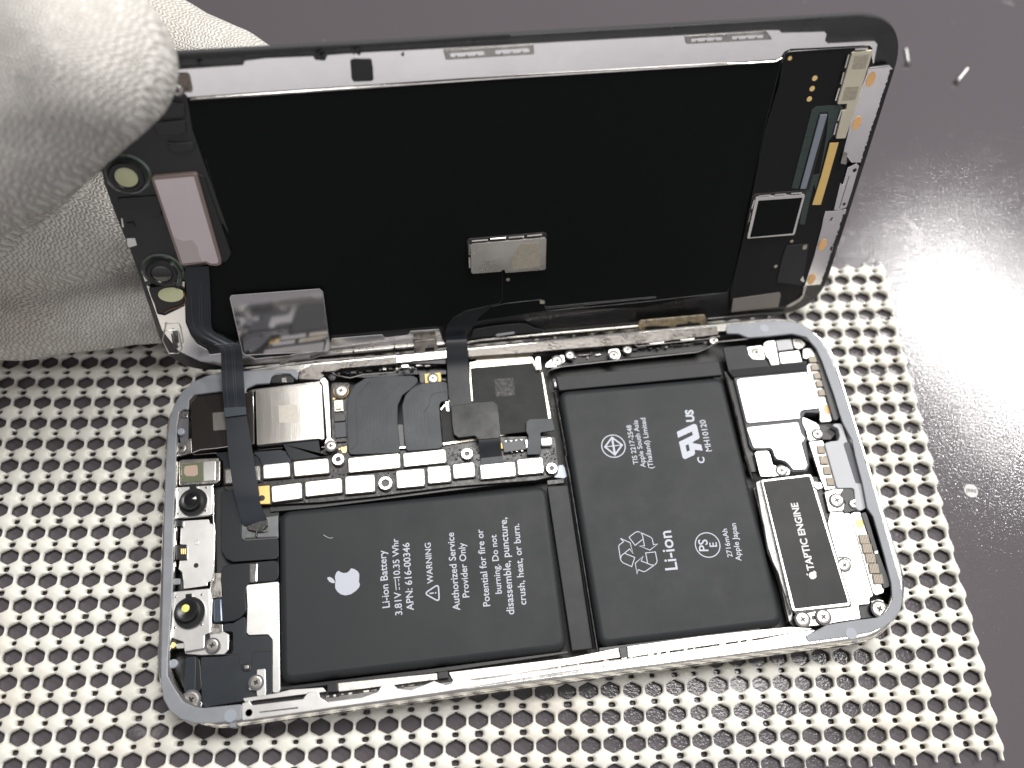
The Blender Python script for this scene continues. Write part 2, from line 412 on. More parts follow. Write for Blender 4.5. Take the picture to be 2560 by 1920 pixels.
# ================================================================== SETTING: the bench top
def table_material():
    m = bpy.data.materials.new('bench_laminate'); m.use_nodes = True; t = m.node_tree; b = t.nodes['Principled BSDF']
    co = N(t, 'ShaderNodeTexCoord').outputs['Object']
    def noise(sc, det=4, rough=.6):
        n = N(t, 'ShaderNodeTexNoise'); n.inputs['Scale'].default_value = sc; n.inputs['Detail'].default_value = det
        n.inputs['Roughness'].default_value = rough; t.links.new(co, n.inputs['Vector']); return n.outputs[0]
    big = noise(14, 5); sm = noise(90, 8, .7); fine = noise(1900, 2)
    # pale dried residue in small ragged patches
    k = mth(t, 'MULTIPLY', mth(t, 'GREATER_THAN', big, .60), mth(t, 'MAXIMUM', mth(t, 'MULTIPLY', mth(t, 'SUBTRACT', sm, .56), 7.0), 0.0))
    k = mth(t, 'MINIMUM', k, .45)
    sp_ = noise(420, 2); spk = mth(t, 'MULTIPLY', mth(t, 'GREATER_THAN', sp_, .775), .5)
    k = mth(t, 'MAXIMUM', k, spk)
    mx = N(t, 'ShaderNodeMix', data_type='RGBA'); mx.inputs[6].default_value = (.092, .082, .090, 1); mx.inputs[7].default_value = (.30, .28, .29, 1)
    t.links.new(k, mx.inputs[0]); t.links.new(mx.outputs[2], b.inputs['Base Color'])
    b.inputs['Specular IOR Level'].default_value = .5
    t.links.new(mth(t, 'MULTIPLY_ADD', sm, .08, .07), b.inputs['Roughness'])
    bu = N(t, 'ShaderNodeBump'); bu.inputs['Strength'].default_value = .5; bu.inputs['Distance'].default_value = .0001
    t.links.new(fine, bu.inputs['Height']); t.links.new(bu.outputs[0], b.inputs['Normal'])
    return m
m_bench = table_material()
V, F = solid([(-900, -700), (900, -700), (900, 900), (-900, 900)], -9, 30, 0)
tbl = link('table_top', V, F, m_bench, None); tbl['kind'] = 'structure'

# ================================================================== perforated mat
def build_mat():
    O = np.array((52.45, -4.58)); e1 = np.array((4.185, -.39)); e2 = np.array((.45, 4.74))
    NU, NV = 16, 18
    a0, a1, b0, b1 = -30, 25, -2, 21            # cells centred on big holes
    nu, nv = (a1 - a0 + 1) * NU + 1, (b1 - b0 + 1) * NV + 1
    u = np.linspace(a0 - .5, a1 + .5, nu); v = np.linspace(b0 - .5, b1 + .5, nv)
    U, Vv = np.meshgrid(u, v, indexing='ij')
    # per-hole irregularity
    ia = np.rint(U).astype(int) - a0; ib = np.rint(Vv).astype(int) - b0
    jit = rng.normal(0, 1, (a1 - a0 + 3, b1 - b0 + 3, 4))
    LU, LV = 4.2, 4.76
    def sdf(U, Vv):
        ia = np.clip(np.rint(U).astype(int) - a0, 0, a1 - a0 + 2); ib = np.clip(np.rint(Vv).astype(int) - b0, 0, b1 - b0 + 2)
        J = jit[ia, ib]
        du = (U - np.rint(U) - .012 * J[..., 0]) * LU; dv = (Vv - np.rint(Vv) - .012 * J[..., 1]) * LV
        s = 1 + .04 * J[..., 2]
        ax, ay = np.abs(du) / s, np.abs(dv) / s
        # hexagon with pointed top and bottom, softened
        h1 = ax - 1.78; h2 = (ax * .44 + ay * .898) - 1.36
        k = .16; big = np.maximum(h1, h2) + k * np.log1p(np.exp(-np.abs(h1 - h2) / k)) - .06
        ib2 = np.clip(np.floor(Vv).astype(int) - b0, 0, b1 - b0 + 2); J2 = jit[ia, ib2]
        du2 = (U - np.rint(U) - .03 * J2[..., 3]) * LU; dv2 = (Vv - np.floor(Vv) - .5 - .015 * J2[..., 0]) * LV
        rr = 1 + .10 * J2[..., 1]
        small = ((np.abs(du2) / (.60 * rr)) ** 2.6 + (np.abs(dv2) / (.44 * rr)) ** 2.6) ** (1 / 2.6) * .5 - .5
        d = np.minimum(big, small)
        # ragged scissor-cut border through the holes
        cut = np.minimum(np.minimum((24.58 + .05 * np.sin(Vv * 6.3) - U) * LU, (Vv + 2.12 + .04 * np.sin(U * 9)) * LV), (20.92 + .05 * np.sin(U * 6.28) - Vv) * LV)
        return d, cut
    d, cut = sdf(U, Vv); g = np.minimum(d, cut)
    # snap border vertices onto the contour
    eps = 1e-3
    inside = g > 0
    gu = (np.minimum(*sdf(U + eps, Vv)) - g) / eps; gv = (np.minimum(*sdf(U, Vv + eps)) - g) / eps
    step = 1.0 / NU; n2 = gu ** 2 + gv ** 2 + 1e-9
    near = (np.abs(g) / np.sqrt(n2) < step * .75)
    du = np.where(near & ~inside, -g * gu / n2, 0); dv = np.where(near & ~inside, -g * gv / n2, 0)
    lim = step * .9; du = np.clip(du, -lim, lim); dv = np.clip(dv, -lim, lim)
    U2, V2 = U + du, Vv + dv
    d2, _ = sdf(U2, V2); dd = np.clip(d2, 0, None)
    cu_, cv_ = (U2 - np.floor(U2) - .5), (V2 - np.floor(V2) - .5)         # distance from pad centre
    pad = np.exp(-((cu_ / .40) ** 2 + (cv_ / .26) ** 2) * 1.1)
    edge = np.sqrt(np.clip(1 - (1 - np.clip(dd / .42, 0, 1)) ** 2, 0, 1))
    warp = np.sin(U2 * .35 + 1) * np.sin(V2 * .3) * .12
    top = -8.0 + edge * (.62 + .45 * pad) + warp * .5
    bot = -8.25 - edge * .45
    keep = inside | (near & ~inside)
    quad = keep[:-1, :-1] & keep[1:, :-1] & keep[:-1, 1:] & keep[1:, 1:] & (inside[:-1, :-1] | inside[1:, :-1] | inside[:-1, 1:] | inside[1:, 1:])
    gi = np.arange(nu * nv).reshape(nu, nv)
    XY = O + U2[..., None] * e1 + V2[..., None] * e2
    # the sheet waves a little
    XY[..., 0] += .15 * np.sin(V2 * .7); XY[..., 1] += .15 * np.sin(U2 * .5 + 1)
    q = np.stack([gi[:-1, :-1][quad], gi[1:, :-1][quad], gi[1:, 1:][quad], gi[:-1, 1:][quad]], 1)
    Vt = np.concatenate([np.dstack([XY, top]).reshape(-1, 3), np.dstack([XY, bot]).reshape(-1, 3)])
    qb = q[:, ::-1] + nu * nv
    # side walls on open edges
    e = np.concatenate([q[:, [0, 1]], q[:, [1, 2]], q[:, [2, 3]], q[:, [3, 0]]])
    key = np.sort(e, 1); kk = key[:, 0].astype(np.int64) * (nu * nv) + key[:, 1]
    _, inv, cnt = np.unique(kk, return_inverse=True, return_counts=True)
    eb = e[cnt[inv] == 1]; side = np.stack([eb[:, 1], eb[:, 0], eb[:, 0] + nu * nv, eb[:, 1] + nu * nv], 1)
    Q = np.concatenate([q, qb, side]); used = np.unique(Q); remap = np.zeros(len(Vt), int); remap[used] = np.arange(len(used)); Q = remap[Q]; Vt = Vt[used]
    me = bpy.data.meshes.new('perforated_mat'); me.vertices.add(len(Vt)); me.vertices.foreach_set('co', (Vt * S).ravel())
    me.loops.add(len(Q) * 4); me.loops.foreach_set('vertex_index', Q.ravel().astype(np.int32))
    me.polygons.add(len(Q)); me.polygons.foreach_set('loop_start', np.arange(0, len(Q) * 4, 4, dtype=np.int32))
    me.polygons.foreach_set('use_smooth', [True] * len(Q)); me.update(calc_edges=True); me.validate()
    o = bpy.data.objects.new('perforated_mat', me); col.objects.link(o)
    m = mat('cream_foam_vinyl', (.73, .715, .65), .5, 0, .12, 900, .04, 60, coat=.05, sss=.4)
    t = m.node_tree; b = t.nodes['Principled BSDF']; src = b.inputs['Base Color'].links[0].from_socket; co = N(t, 'ShaderNodeTexCoord').outputs['Object']
    n1 = N(t, 'ShaderNodeTexNoise'); n1.inputs['Scale'].default_value = 22; n1.inputs['Detail'].default_value = 4; t.links.new(co, n1.inputs['Vector'])
    n2 = N(t, 'ShaderNodeTexNoise'); n2.inputs['Scale'].default_value = 700; n2.inputs['Detail'].default_value = 2; t.links.new(co, n2.inputs['Vector'])
    k = mth(t, 'ADD', mth(t, 'MULTIPLY', mth(t, 'MAXIMUM', mth(t, 'SUBTRACT', n1.outputs[0], .56), 0.0), 2.0), mth(t, 'MULTIPLY', mth(t, 'GREATER_THAN', n2.outputs[0], .77), .5))
    mx = N(t, 'ShaderNodeMix', data_type='RGBA'); t.links.new(mth(t, 'MINIMUM', k, .6), mx.inputs[0]); t.links.new(src, mx.inputs[6]); mx.inputs[7].default_value = (.52, .42, .30, 1); t.links.new(mx.outputs[2], b.inputs['Base Color'])
    me.materials.append(m)
    tag(o, 'cream white non-slip mat with rows of hexagonal holes under the phone', 'mat')
build_mat()

# ================================================================== PHONE HOUSING
W_, H_ = 142.0, 69.4
def rrect(d, R=12.5, k=14):
    P = []; r = max(R + d, .3); x0, x1, y0, y1 = -d, W_ + d, -d, H_ + d
    for cx, cy, a in ((x1 - r, y1 - r, 0), (x0 + r, y1 - r, 90), (x0 + r, y0 + r, 180), (x1 - r, y0 + r, 270)):
        for i in range(k + 1):
            # superellipse-like corner
            t = math.radians(a + 90 * i / k); P.append((cx + r * math.cos(t), cy + r * math.sin(t)))
    return P
def ring(name, prof, m, R=12.5):
    V = []; F = []; n = None
    for d, z in prof:
        P = rrect(d, R); n = len(P); V += [(p[0], p[1], z) for p in P]
    for j in range(len(prof) - 1):
        for i in range(n):
            a, b = j * n + i, j * n + (i + 1) % n; F.append((a, b, b + n, a + n))
    return link(name, V, F, m, phone, 'b', 40)
ring('steel_band', [(-2.0, -5.9), (-2.0, -.25), (-1.9, -.12), (-.55, -.12), (-.5, .0), (-.2, .02), (.05, -.06), (.42, -.7), (.68, -2), (.75, -3.2), (.62, -4.6), (.2, -5.8), (-.6, -6.5), (-1.8, -6.7), (-4, -6.75)], m_steel)
V, F = solid(rrect(-1.95), -5.2, 1.5, 0); link('back_plate', V, F, m_floor, phone)
# side rubber plug / antenna breaks
slab('antenna_break', 'H', [(538, 1002), (578, 998), (578, 1045), (538, 1050)], -.3, 3.2, m_gask, r=.1)
slab('antenna_break', 'F', [(1405, 1640), (1450, 1632), (1462, 1672), (1418, 1680)], -.3, 3.2, m_gask, r=.1)
slab('rubber_plug', 'E', [(1590, 1450), (1630, 1440), (1690, 1570), (1645, 1590)], .06, .8, m_black, r=.2)
# grey gasket
gz = .07
slab('gasket', 'B', [('H', 62, 600), ('H', 60, 720), ('H', 78, 850), ('H', 125, 935), ('H', 200, 990), ('H', 300, 1018), ('H', 420, 1018), ('H', 620, 995),
     ('H', 622, 885), ('H', 360, 912), ('H', 290, 905), ('H', 215, 870), ('H', 150, 770), ('H', 106, 690), ('H', 108, 560), ('H', 122, 400), ('H', 140, 150), ('B', 118, 1659), ('B', 135, 1400), ('B', 140, 1100),
     ('B', 148, 900), ('B', 165, 790), ('B', 205, 768), ('B', 245, 775), ('B', 250, 690), ('B', 285, 645), ('B', 540, 612), ('B', 735, 632), ('B', 745, 590), ('B', 830, 553), ('B', 945, 545), ('B', 960, 490), ('B', 1010, 462), ('B', 1120, 462), ('B', 1160, 500), ('B', 1185, 515),
     ('B', 1200, 450), ('B', 1150, 425), ('B', 950, 430), ('B', 720, 443), ('B', 520, 458), ('B', 400, 483), ('B', 285, 533), ('B', 190, 615), ('B', 115, 745), ('B', 80, 870), ('B', 65, 1000), ('B', 50, 1250), ('B', 38, 1550)],
     gz, .5, m_gask, r=.5, bev=.15)
slab('gasket', 'E', [(300, 205), (600, 180), (800, 165), (950, 172), (1060, 202), (1165, 285), (1262, 400), (1335, 540), (1435, 800), (1545, 1100), (1690, 1600),
     ('F', 1640, 430), ('F', 1760, 850), ('F', 1845, 1150), ('F', 1868, 1280), ('F', 1845, 1390), ('F', 1785, 1480), ('F', 1690, 1545), ('F', 1560, 1592), ('F', 1300, 1640), ('F', 1010, 1680),
     ('F', 985, 1625), ('F', 1110, 1560), ('F', 1180, 1522), ('F', 1500, 1472), ('F', 1640, 1455), ('F', 1722, 1400), ('F', 1772, 1300), ('F', 1762, 1150), ('F', 1700, 900), ('F', 1600, 550), ('F', 1545, 470), ('F', 1505, 260), ('F', 1440, 10),
     ('E', 1545, 1350), ('E', 1450, 1170), ('E', 1425, 1100), ('E', 1365, 900), ('E', 1245, 560), ('E', 1190, 440), ('E', 1090, 325), ('E', 950, 292), ('E', 700, 318), ('E', 520, 332), ('E', 420, 292), ('E', 300, 292)],
     gz, .5, m_gask, r=.5, bev=.15)
for r_, c in (('H', (540, 965)), ('F', (1400, 1600)), ('E', (675, 240))):
    disc('glue_dot', r_, c, 1.1 if r_ != 'E' else 1.0, gz + .05, .1, m_gdot, bev=.03)
disc('glue_dot', 'H', (670, 945), .65, .03, .1, mat('violet_dot', (.35, .30, .36), .4), bev=.02)
disc('gasket_bump', 'B', (178, 962), .75, gz + .15, .8, m_gdot, bev=.2); disc('gasket_bump', 'H', (145, 605), .8, -.3, .8, m_gdot, bev=.2)
slab('clip_recess', 'B', [(960, 480), (1010, 465), (1120, 465), (1160, 500), (1150, 540), (960, 545)], -.5, .5, m_lensr, r=.4)
slab('contact_clip', 'B', [(1050, 500), (1090, 495), (1092, 535), (1052, 540)], -.2, .4, m_steel, r=.1)
slab('clip_recess', 'B', [(165, 790), (205, 772), (245, 775), (240, 1060), (180, 1070), (150, 930)], -.8, .5, m_greyd, r=.4)
slab('contact_clip', 'B', [(198, 812), (238, 808), (238, 835), (200, 838)], -.2, .4, m_steel, r=.1)
# inner steel walls of the long sides
slab('side_ledge', 'H', [(620, 1000), (700, 990), ('I', 0, 640), ('I', 800, 505), ('I', 1500, 408), ('I', 2212, 325), ('F', 1000, 1625), ('F', 1100, 1560), ('F', 880, 1590), ('I', 2212, 272), ('I', 1440, 385), ('I', 700, 490), ('I', 240, 555), ('I', 190, 545), ('I', 150, 520), ('I', 95, 530), ('I', 80, 575), ('I', 40, 590),
     ('H', 1950, 725), ('H', 1790, 790), ('H', 1700, 780), ('H', 1660, 745), ('H', 1590, 745), ('H', 1560, 800), ('H', 1450, 840), ('H', 1210, 870), ('H', 1160, 835), ('H', 1150, 800), ('H', 1080, 800), ('H', 1040, 850), ('H', 690, 890), ('H', 670, 862), ('H', 620, 880)], .03, 1.2, m_plate, r=.3, bev=.12)
slab('side_wall', 'H', [(955, 785), (1180, 770), (1205, 800), ('H', 1080, 815), ('H', 640, 870), ('H', 625, 845), ('H', 860, 810)], -.5, 4, m_plate, r=.15)
slab('side_wall', 'H', [(1285, 740), (1970, 672), (1975, 715), (1290, 800)], -.9, 4, m_wall, r=.15)
slab('side_wall', 'I', [(60, 500), (430, 455), (900, 398), (1235, 330), (1250, 395), (1000, 432), (560, 500), (240, 548), (90, 560)], -.9, 4, m_wall, r=.15)
slab('side_wall', 'I', [(1295, 320), (1800, 250), (2212, 205), ('F', 850, 1540), ('F', 1080, 1556), ('I', 2212, 262), (1500, 365), (1300, 398)], -.9, 4, m_wall, r=.15)
slab('slot_floor', 'H', [(1160, 800), (1950, 700), (2080, 680), (2100, 760), (1400, 880), (1180, 890)], -1.6, 1.5, m_black, r=.2)
slab('milled_groove', 'H', [(740, 938), (1010, 905), (1010, 916), (745, 946)], .045, .1, m_mark, r=.05, bev=.01)
slab('milled_groove', 'H', [(680, 878), (1050, 835), (1052, 848), (700, 893)], .05, .1, m_black, r=.05, bev=.01)
for k in range(46):                          # spring contacts and brackets inside the lower long side
    u = k / 45
    x = 1180 + (1890 - 1180) * u; 
    if k < 15:
        r_, X0, Y0 = 'H', 1200 + k * 52, 836 - k * 7.0
    else:
        r_, X0, Y0 = 'I', 260 + (k - 15) * 62, 552 - (k - 15) * 9.0
    wd = random.choice((18, 26, 40)); hh = random.uniform(6, 13) if k >= 15 else random.uniform(6, 10)
    slab('spring_contact', r_, [(X0, Y0 - hh), (X0 + wd, Y0 - hh - wd * .14), (X0 + wd, Y0 + hh * .6 - wd * .14), (X0, Y0 + hh * .6)], -.35 - random.random() * .4, .5,
         random.choice((m_steelr, m_black, m_black, m_steel, m_wall)), r=.15)
slab('black_tab', 'H', [(1210, 745), (1280, 738), (1285, 800), (1212, 805)], -.5, 1.5, m_black, r=.2)
slab('black_tab', 'H', [(1975, 665), (2045, 655), (2050, 705), (1978, 712)], -.5, 1.5, m_black, r=.2)
slab('black_tab', 'I', [(1235, 330), (1288, 320), (1298, 395), (1252, 402)], -.35, 1.5, m_black, r=.2)
# upper long side
slab('side_ledge', 'C', [('B', 1200, 445), (0, 350), (300, 322), (655, 300), (665, 375), (600, 382), (180, 418), (130, 440), (0, 450), ('B', 1420, 480), ('B', 1380, 515), ('B', 1200, 510)], -.02, 1.2, m_ledge, r=.2)
slab('side_ledge', 'D', [('C', 1275, 255), (0, 590), (600, 530), (1380, 458), (2050, 400), (2060, 470), (1850, 495), (1480, 540), (1330, 552), (700, 600), (420, 628), (0, 655), ('C', 1285, 320)], -.02, 1.2, m_ledge, r=.2)
wire('steel_edge', 'C', [('B', 730, 440), (0, 345), (655, 302)], .05, .12, m_steel); wire('steel_edge', 'D', [(-100, 582), (600, 528), (1380, 455)], .05, .12, m_steel)
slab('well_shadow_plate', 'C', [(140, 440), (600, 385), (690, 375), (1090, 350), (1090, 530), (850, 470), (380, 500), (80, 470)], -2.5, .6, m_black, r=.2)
slab('hinge_slot', 'C', [(665, 305), (1085, 270), (1090, 380), (680, 375)], -.6, .6, m_black, r=.2)
slab('hinge_slot_edge', 'C', [(675, 322), (1085, 290), (1085, 298), (676, 330)], -.4, .3, m_steel, r=.05)
for k in range(26):
    X0 = 150 + k * 36 + random.uniform(-8, 8); Y0 = 455 - k * 3.2 + random.uniform(-14, 14)
    wd = random.choice((22, 34, 50)); hh = random.uniform(6, 14)
    slab('spring_contact', 'C', [(X0, Y0 - hh), (X0 + wd, Y0 - hh - wd * .1), (X0 + wd, Y0 + hh - wd * .1), (X0, Y0 + hh)], -1.0 - random.random(), .6,
         random.choice((m_ledge, m_black, m_black, m_black, m_steelr)), r=.2)
wire('steel_edge', 'C', [(-20, 470), (90, 440), (150, 480), (260, 500), (370, 470), (640, 450), (690, 415), (760, 400), (830, 420), (860, 480), (868, 545)], -.7, .13, m_steel)
slab('bracket', 'C', [(700, 388), (765, 383), (770, 408), (705, 412)], -.4, .5, m_plate)
for c, r_ in (((752, 445), .55), ((105, 490), .6)): screw('C', c, r_, -.9, m=m_black)
slab('bracket', 'C', [(850, 455), (1090, 430), (1095, 470), (905, 470), (900, 545), (870, 545)], -1.2, .5, m_black)
slab('gold_plate', 'C', [(903, 465), (1043, 452), (1048, 530), (908, 545)], -1.15, .3, m_gold2, r=.1); screw('C', (975, 500), 1.0, -.8)
# inner contour line around the battery well
wire('well_rim', 'D', [(635, 1190), (600, 980), (582, 860), (578, 810), (590, 785), (640, 765), (720, 745), (1100, 702), (1500, 662), (1880, 622), (1950, 595), (2050, 535), (2200, 520), ('E', 510, 345)], -.45, .16, m_steel)
wire('well_rim', 'D', [(1330, 552), (1360, 572), (1420, 565), (1880, 515), (1960, 510), (2010, 490), (2070, 487)], -.4, .13, m_steel)
slab('long_bracket', 'D', [(590, 700), (740, 640), (1100, 595), (1330, 560), (2000, 500), (2030, 540), (1900, 615), (1300, 670), (740, 735), (600, 770)], -2.2, .8, m_floor, r=.4)
for k in range(34):
    X0 = 740 + k * 36 + random.uniform(-8, 8); Y0 = 668 - k * 4.4 + random.uniform(-28, 28)
    wd = random.choice((25, 45, 80)); hh = random.uniform(4, 11)
    slab('spring_contact', 'D', [(X0, Y0 - hh), (X0 + wd, Y0 - hh - wd * .1), (X0 + wd, Y0 + hh - wd * .1), (X0, Y0 + hh)], -1.1 - random.random(), .6,
         random.choice((m_ledge, m_black, m_black, m_black, m_steelr)), r=.2)
for P in ([(1455, 520), (1590, 505), (1592, 545), (1460, 555)], [(1725, 488), (1850, 475), (1853, 515), (1730, 522)]): slab('bracket', 'D', P, -.3, .6, m_wall)
slab('bracket', 'D', [(560, 755), (570, 720), (640, 665), (725, 640), (733, 700), (700, 735), (640, 752)], -.5, .5, m_plate, r=.5); screw('D', (668, 692), 1.05, -.35)
slab('bracket', 'D', [(1103, 600), (1200, 590), (1213, 640), (1205, 680), (1160, 692), (1118, 675)], -.4, .5, m_plate, r=.8); screw('D', (1158, 645), .95, -.25)
for c in ((778, 645), (1275, 598), (2020, 520)): screw('D', c, .85, -.6, m=m_steelr)
slab('contact_clip', 'D', [(480, 665), (522, 660), (525, 770), (485, 775)], -.3, .8, m_plate, r=.2)

# ---------------- batteries
def battery(pts, z=-1.0):
    P = [onb(p, z) for p in pl('X', pts)]
    V, F = solid(fillet(P, 2.4, 6), z, 4.0, 1.35, 6)
    return link('battery', V, F, m_bat, phone)
bat1 = battery([px('G', 1092, 268), px('C', 1955, 1418), px('I', 884, 345), px('H', 885, 748)])
bat2 = battery([px('D', 672, 955), px('D', 2098, 828), px('F', 800, 1525), px('I', 1098, 330)])
# slightly lower skirts (welded foil edges)
slab('foil_flap', 'C', [(1962, 1438), (2140, 1425), ('I', 1062, 335), ('I', 912, 352)], -1.7, 1.2, m_tape, bat1, r=.3, bev=.15)
slab('foil_flap_end', 'C', [(1962, 1385), (2105, 1370), (2110, 1408), (1964, 1425)], -1.3, .8, m_pcb, bat1, r=.2)
slab('foil_flap', 'D', [(655, 832), (2062, 700), (2092, 820), (685, 955)], -1.6, 1.2, m_tape, bat2, r=.2, bev=.15)
slab('foil_flap', 'I', [(0, 468), (880, 352), (885, 368), (0, 498), ('H', 890, 790), ('H', 888, 768)], -2.4, 1, m_black, bat1, r=.2)
slab('foil_flap', 'I', [(1098, 330), (2212, 175), (2212, 205), (1100, 355)], -2.0, 1, m_black, bat2, r=.2)
wire('battery_divider', 'D', [(625, 960), (650, 965), (700, 1250), (748, 1510), (735, 1530), (768, 1659), ('I', 1032, 0), ('I', 1090, 355)], -1.2, .16, m_steelr)
wire('battery_divider', 'D', [(640, 965), (735, 1500), ('I', 1010, -20), ('I', 1065, 340)], -1.6, .3, m_black)
slab('battery_connector', 'D', [(625, 850), (655, 850), (665, 930), (640, 935)], -.8, 1, m_black); slab('contact_pad', 'D', [(640, 885), (655, 883), (660, 915), (645, 918)], -.75, .2, m_steelr, r=.05)
zp = -.985
texts('printed_text', [
    ('Li-ion Battery', 'V', (842, 1312), (833, 1188)), ('3.81V', 'V', (869, 1328), (866, 1278)), ('10.35 Whr', 'V', (864.5, 1248), (860, 1163)),
    ('APN: 616-00346', 'V', (894, 1318), (884, 1172)), ('WARNING', 'V', (936, 1260), (930, 1172)),
    ('Authorized Service', 'V', (994, 1318), (980, 1150)), ('Provider Only', 'V', (1014, 1290), (1004, 1172)),
    ('Potential for fire or', 'V', (1059, 1309), (1043, 1143)), ('burning. Do not', 'V', (1084, 1282), (1072, 1155)),
    ('disassemble, puncture,', 'V', (1111, 1327), (1094, 1118)), ('crush, heat, or burn.', 'V', (1137, 1306), (1121, 1131))], zp, m_print, bat1, bold=.012)
# direct-current sign
def bpx(r, P, z): return [onb(px(r, *p), z)[:2] for p in P]
vf = [strip2(bpx('V', [(856, 1275), (853.5, 1250)], zp), .16, zp)]
for k in range(3): vf.append(strip2(bpx('V', [(863 - k * .9, 1274 - k * 9), (862.4 - k * .9, 1268.5 - k * 9)], zp), .16, zp))
V, F = join(vf); link('current_symbol', V, F, m_print, bat1)
tri = bpx('V', [(917, 1282), (947, 1262), (949, 1300)], zp)
vf = [strip2(fillet(tri, .45), .26, zp, True), strip2(bpx('V', [(928, 1282), (937, 1281)], zp), .24, zp), strip2(bpx('V', [(939.5, 1280.8), (942.5, 1280.6)], zp), .26, zp)]
V, F = join(vf); link('warning_triangle', V, F, m_print, bat1)
apple = [(1610, 783), (1592, 800), (1580, 835), (1586, 872), (1582, 905), (1584, 935), (1602, 965), (1632, 988), (1672, 997), (1720, 986), (1765, 955), (1790, 925), (1797, 903), (1788, 880), (1790, 850), (1791, 812), (1776, 787), (1745, 768), (1718, 763), (1706, 785), (1684, 801), (1655, 804), (1630, 796)]
leaf = [(1513, 840), (1538, 838), (1562, 851), (1579, 873), (1581, 890), (1558, 891), (1533, 879), (1518, 860)]
V, F = join([flatpoly(fillet(bpx('G', apple, zp), .25), zp), flatpoly(fillet(bpx('G', leaf, zp), .2), zp)]); link('fruit_logo', V, F, m_print, bat1)
texts('printed_text', [
    ('TIS 2217-2548', 'D', (1368, 1590), (1305, 1252)), ('Apple South Asia', 'D', (1432, 1617), (1360, 1210)), ('(Thailand) Limited', 'D', (1500, 1627), (1427, 1190)),
    ('MH10120', 'D', (2003, 1478), (1945, 1207)), ('C', 'D', (1942, 1582), (1934, 1528), .03), ('US', 'D', (1852, 1225), (1838, 1120), .045),
    ('Li-ion', 'V', (1464, 1230), (1449, 1146)), ('2716mAh', 'F', (330, 910), (277, 655)), ('Apple Japan', 'F', (410, 945), (358, 606)),
    ('PS', 'F', (112, 858), (100, 752)), ('E', 'F', (190, 818), (184, 778))], zp, m_print, bat2, bold=.012)
# certification marks
c1 = onb(px('D', 1153, 1435), zp)[:2]
vf = [strip2(circ(c1, 2.45), .22, zp, True)]
q = bpx('D', [(1140, 1360), (1228, 1425), (1166, 1510), (1080, 1442)], zp)
vf.append(strip2(q, .34, zp, True)); vf.append(strip2([q[0], q[2]], .42, zp + .002)); vf.append(strip2([q[1], q[3]], .2, zp + .004))
V, F = join(vf); link('certification_mark', V, F, m_print, bat2)
c2 = onb(px('F', 105, 802), zp)[:2]; V, F = strip2(circ(c2, 2.45), .2, zp, True); link('certification_mark', V, F, m_print, bat2)
REG['W'] = (1660, 1000, 9.22); REG['R'] = (1520, 1300, 11.06); REG['S'] = (2380, 1190, 23.7)
ru1 = [(295, 735), (680, 552), (735, 560), (762, 600), (820, 860), (800, 895), (665, 965), (665, 992), (860, 1030), (890, 1168), (710, 1145), (716, 1225), (690, 1270), (490, 1362), (445, 1345), (425, 1310), (345, 965), (665, 810), (645, 725), (325, 872)]
V, F = flatpoly(bpx('W', ru1, zp), zp); o_ = link('recognized_component_mark', V, F, m_print, bat2)
V, F = flatpoly(bpx('W', [(497, 1048), (567, 1018), (597, 1160), (527, 1192)], zp + .004), zp + .004); bmj(o_, (V, F), m_bat, 'b')
vf = []
for k, (P, c_) in enumerate([([(580, 475), (750, 345), (820, 320), (880, 335), (1180, 475), (1225, 525), (1255, 682), (1370, 665), (1160, 832), (865, 718), (1008, 715), (955, 430), (930, 380), (880, 335)], 0), ([(580, 475), (750, 700), (965, 530)], 0),
        ([(345, 510), (430, 600), (310, 690), (295, 745), (345, 1080), (365, 1130), (420, 1185), (655, 1290), (740, 1035), (470, 925)], 0), ([(345, 510), (612, 628), (692, 930), (600, 800), (370, 985), (350, 1060)], 0),
        ([(1095, 1190), (1040, 910), (1310, 882), (1358, 1130), (1340, 1190), (1290, 1240), (1050, 1410), (985, 1430), (835, 1372), (800, 1490), (755, 1195), (970, 1005), (918, 1132), (1200, 1245), (1290, 1240)], 0)]):
    vf.append(strip2(bpx('R', P, zp), .17, zp + k * .002))
V, F = join(vf); link('recycling_symbol', V, F, m_print, bat2)
for r_, P in (('G', [(1482, 474), (1515, 495), (1545, 503), (1562, 497)]),):
    wire('white_fibre', r_, P, -.92, .06, m_white, bat1, sm=True)

# ---------------- logic board
brd = slab('logic_board', 'C', [('B', 540, 1180), ('B', 1060, 1130), ('B', 1400, 1130), ('B', 1480, 1060), ('B', 1480, 540), ('B', 1640, 540), (240, 760), (240, 1150), (690, 1110), (1060, 1095), (1330, 1040), (1560, 1010), (1900, 1000), (2030, 1010), (2065, 1340), (1870, 1385), (1140, 1440), (940, 1465), (480, 1525), (0, 1575), ('B', 860, 1600), ('B', 560, 1460)], -2.0, 1.2, m_pcb, r=.5)
slab('board_edge', 'C', [(0, 1520), (480, 1480), (1140, 1410), (1380, 1370), (2060, 1310), (2065, 1365), (1140, 1475), (480, 1560), (0, 1620), ('B', 950, 1660), ('B', 950, 1610)], -2.8, 2.0, m_black, brd)
slab('blue_tape', 'C', [(2060, 1255), (2100, 1250), (2115, 1275), (2135, 1350), (2110, 1368), (2015, 1360), (2050, 1330)], -1.9, .3, mat('pale_blue_tape', (.42, .47, .58), .4), brd)
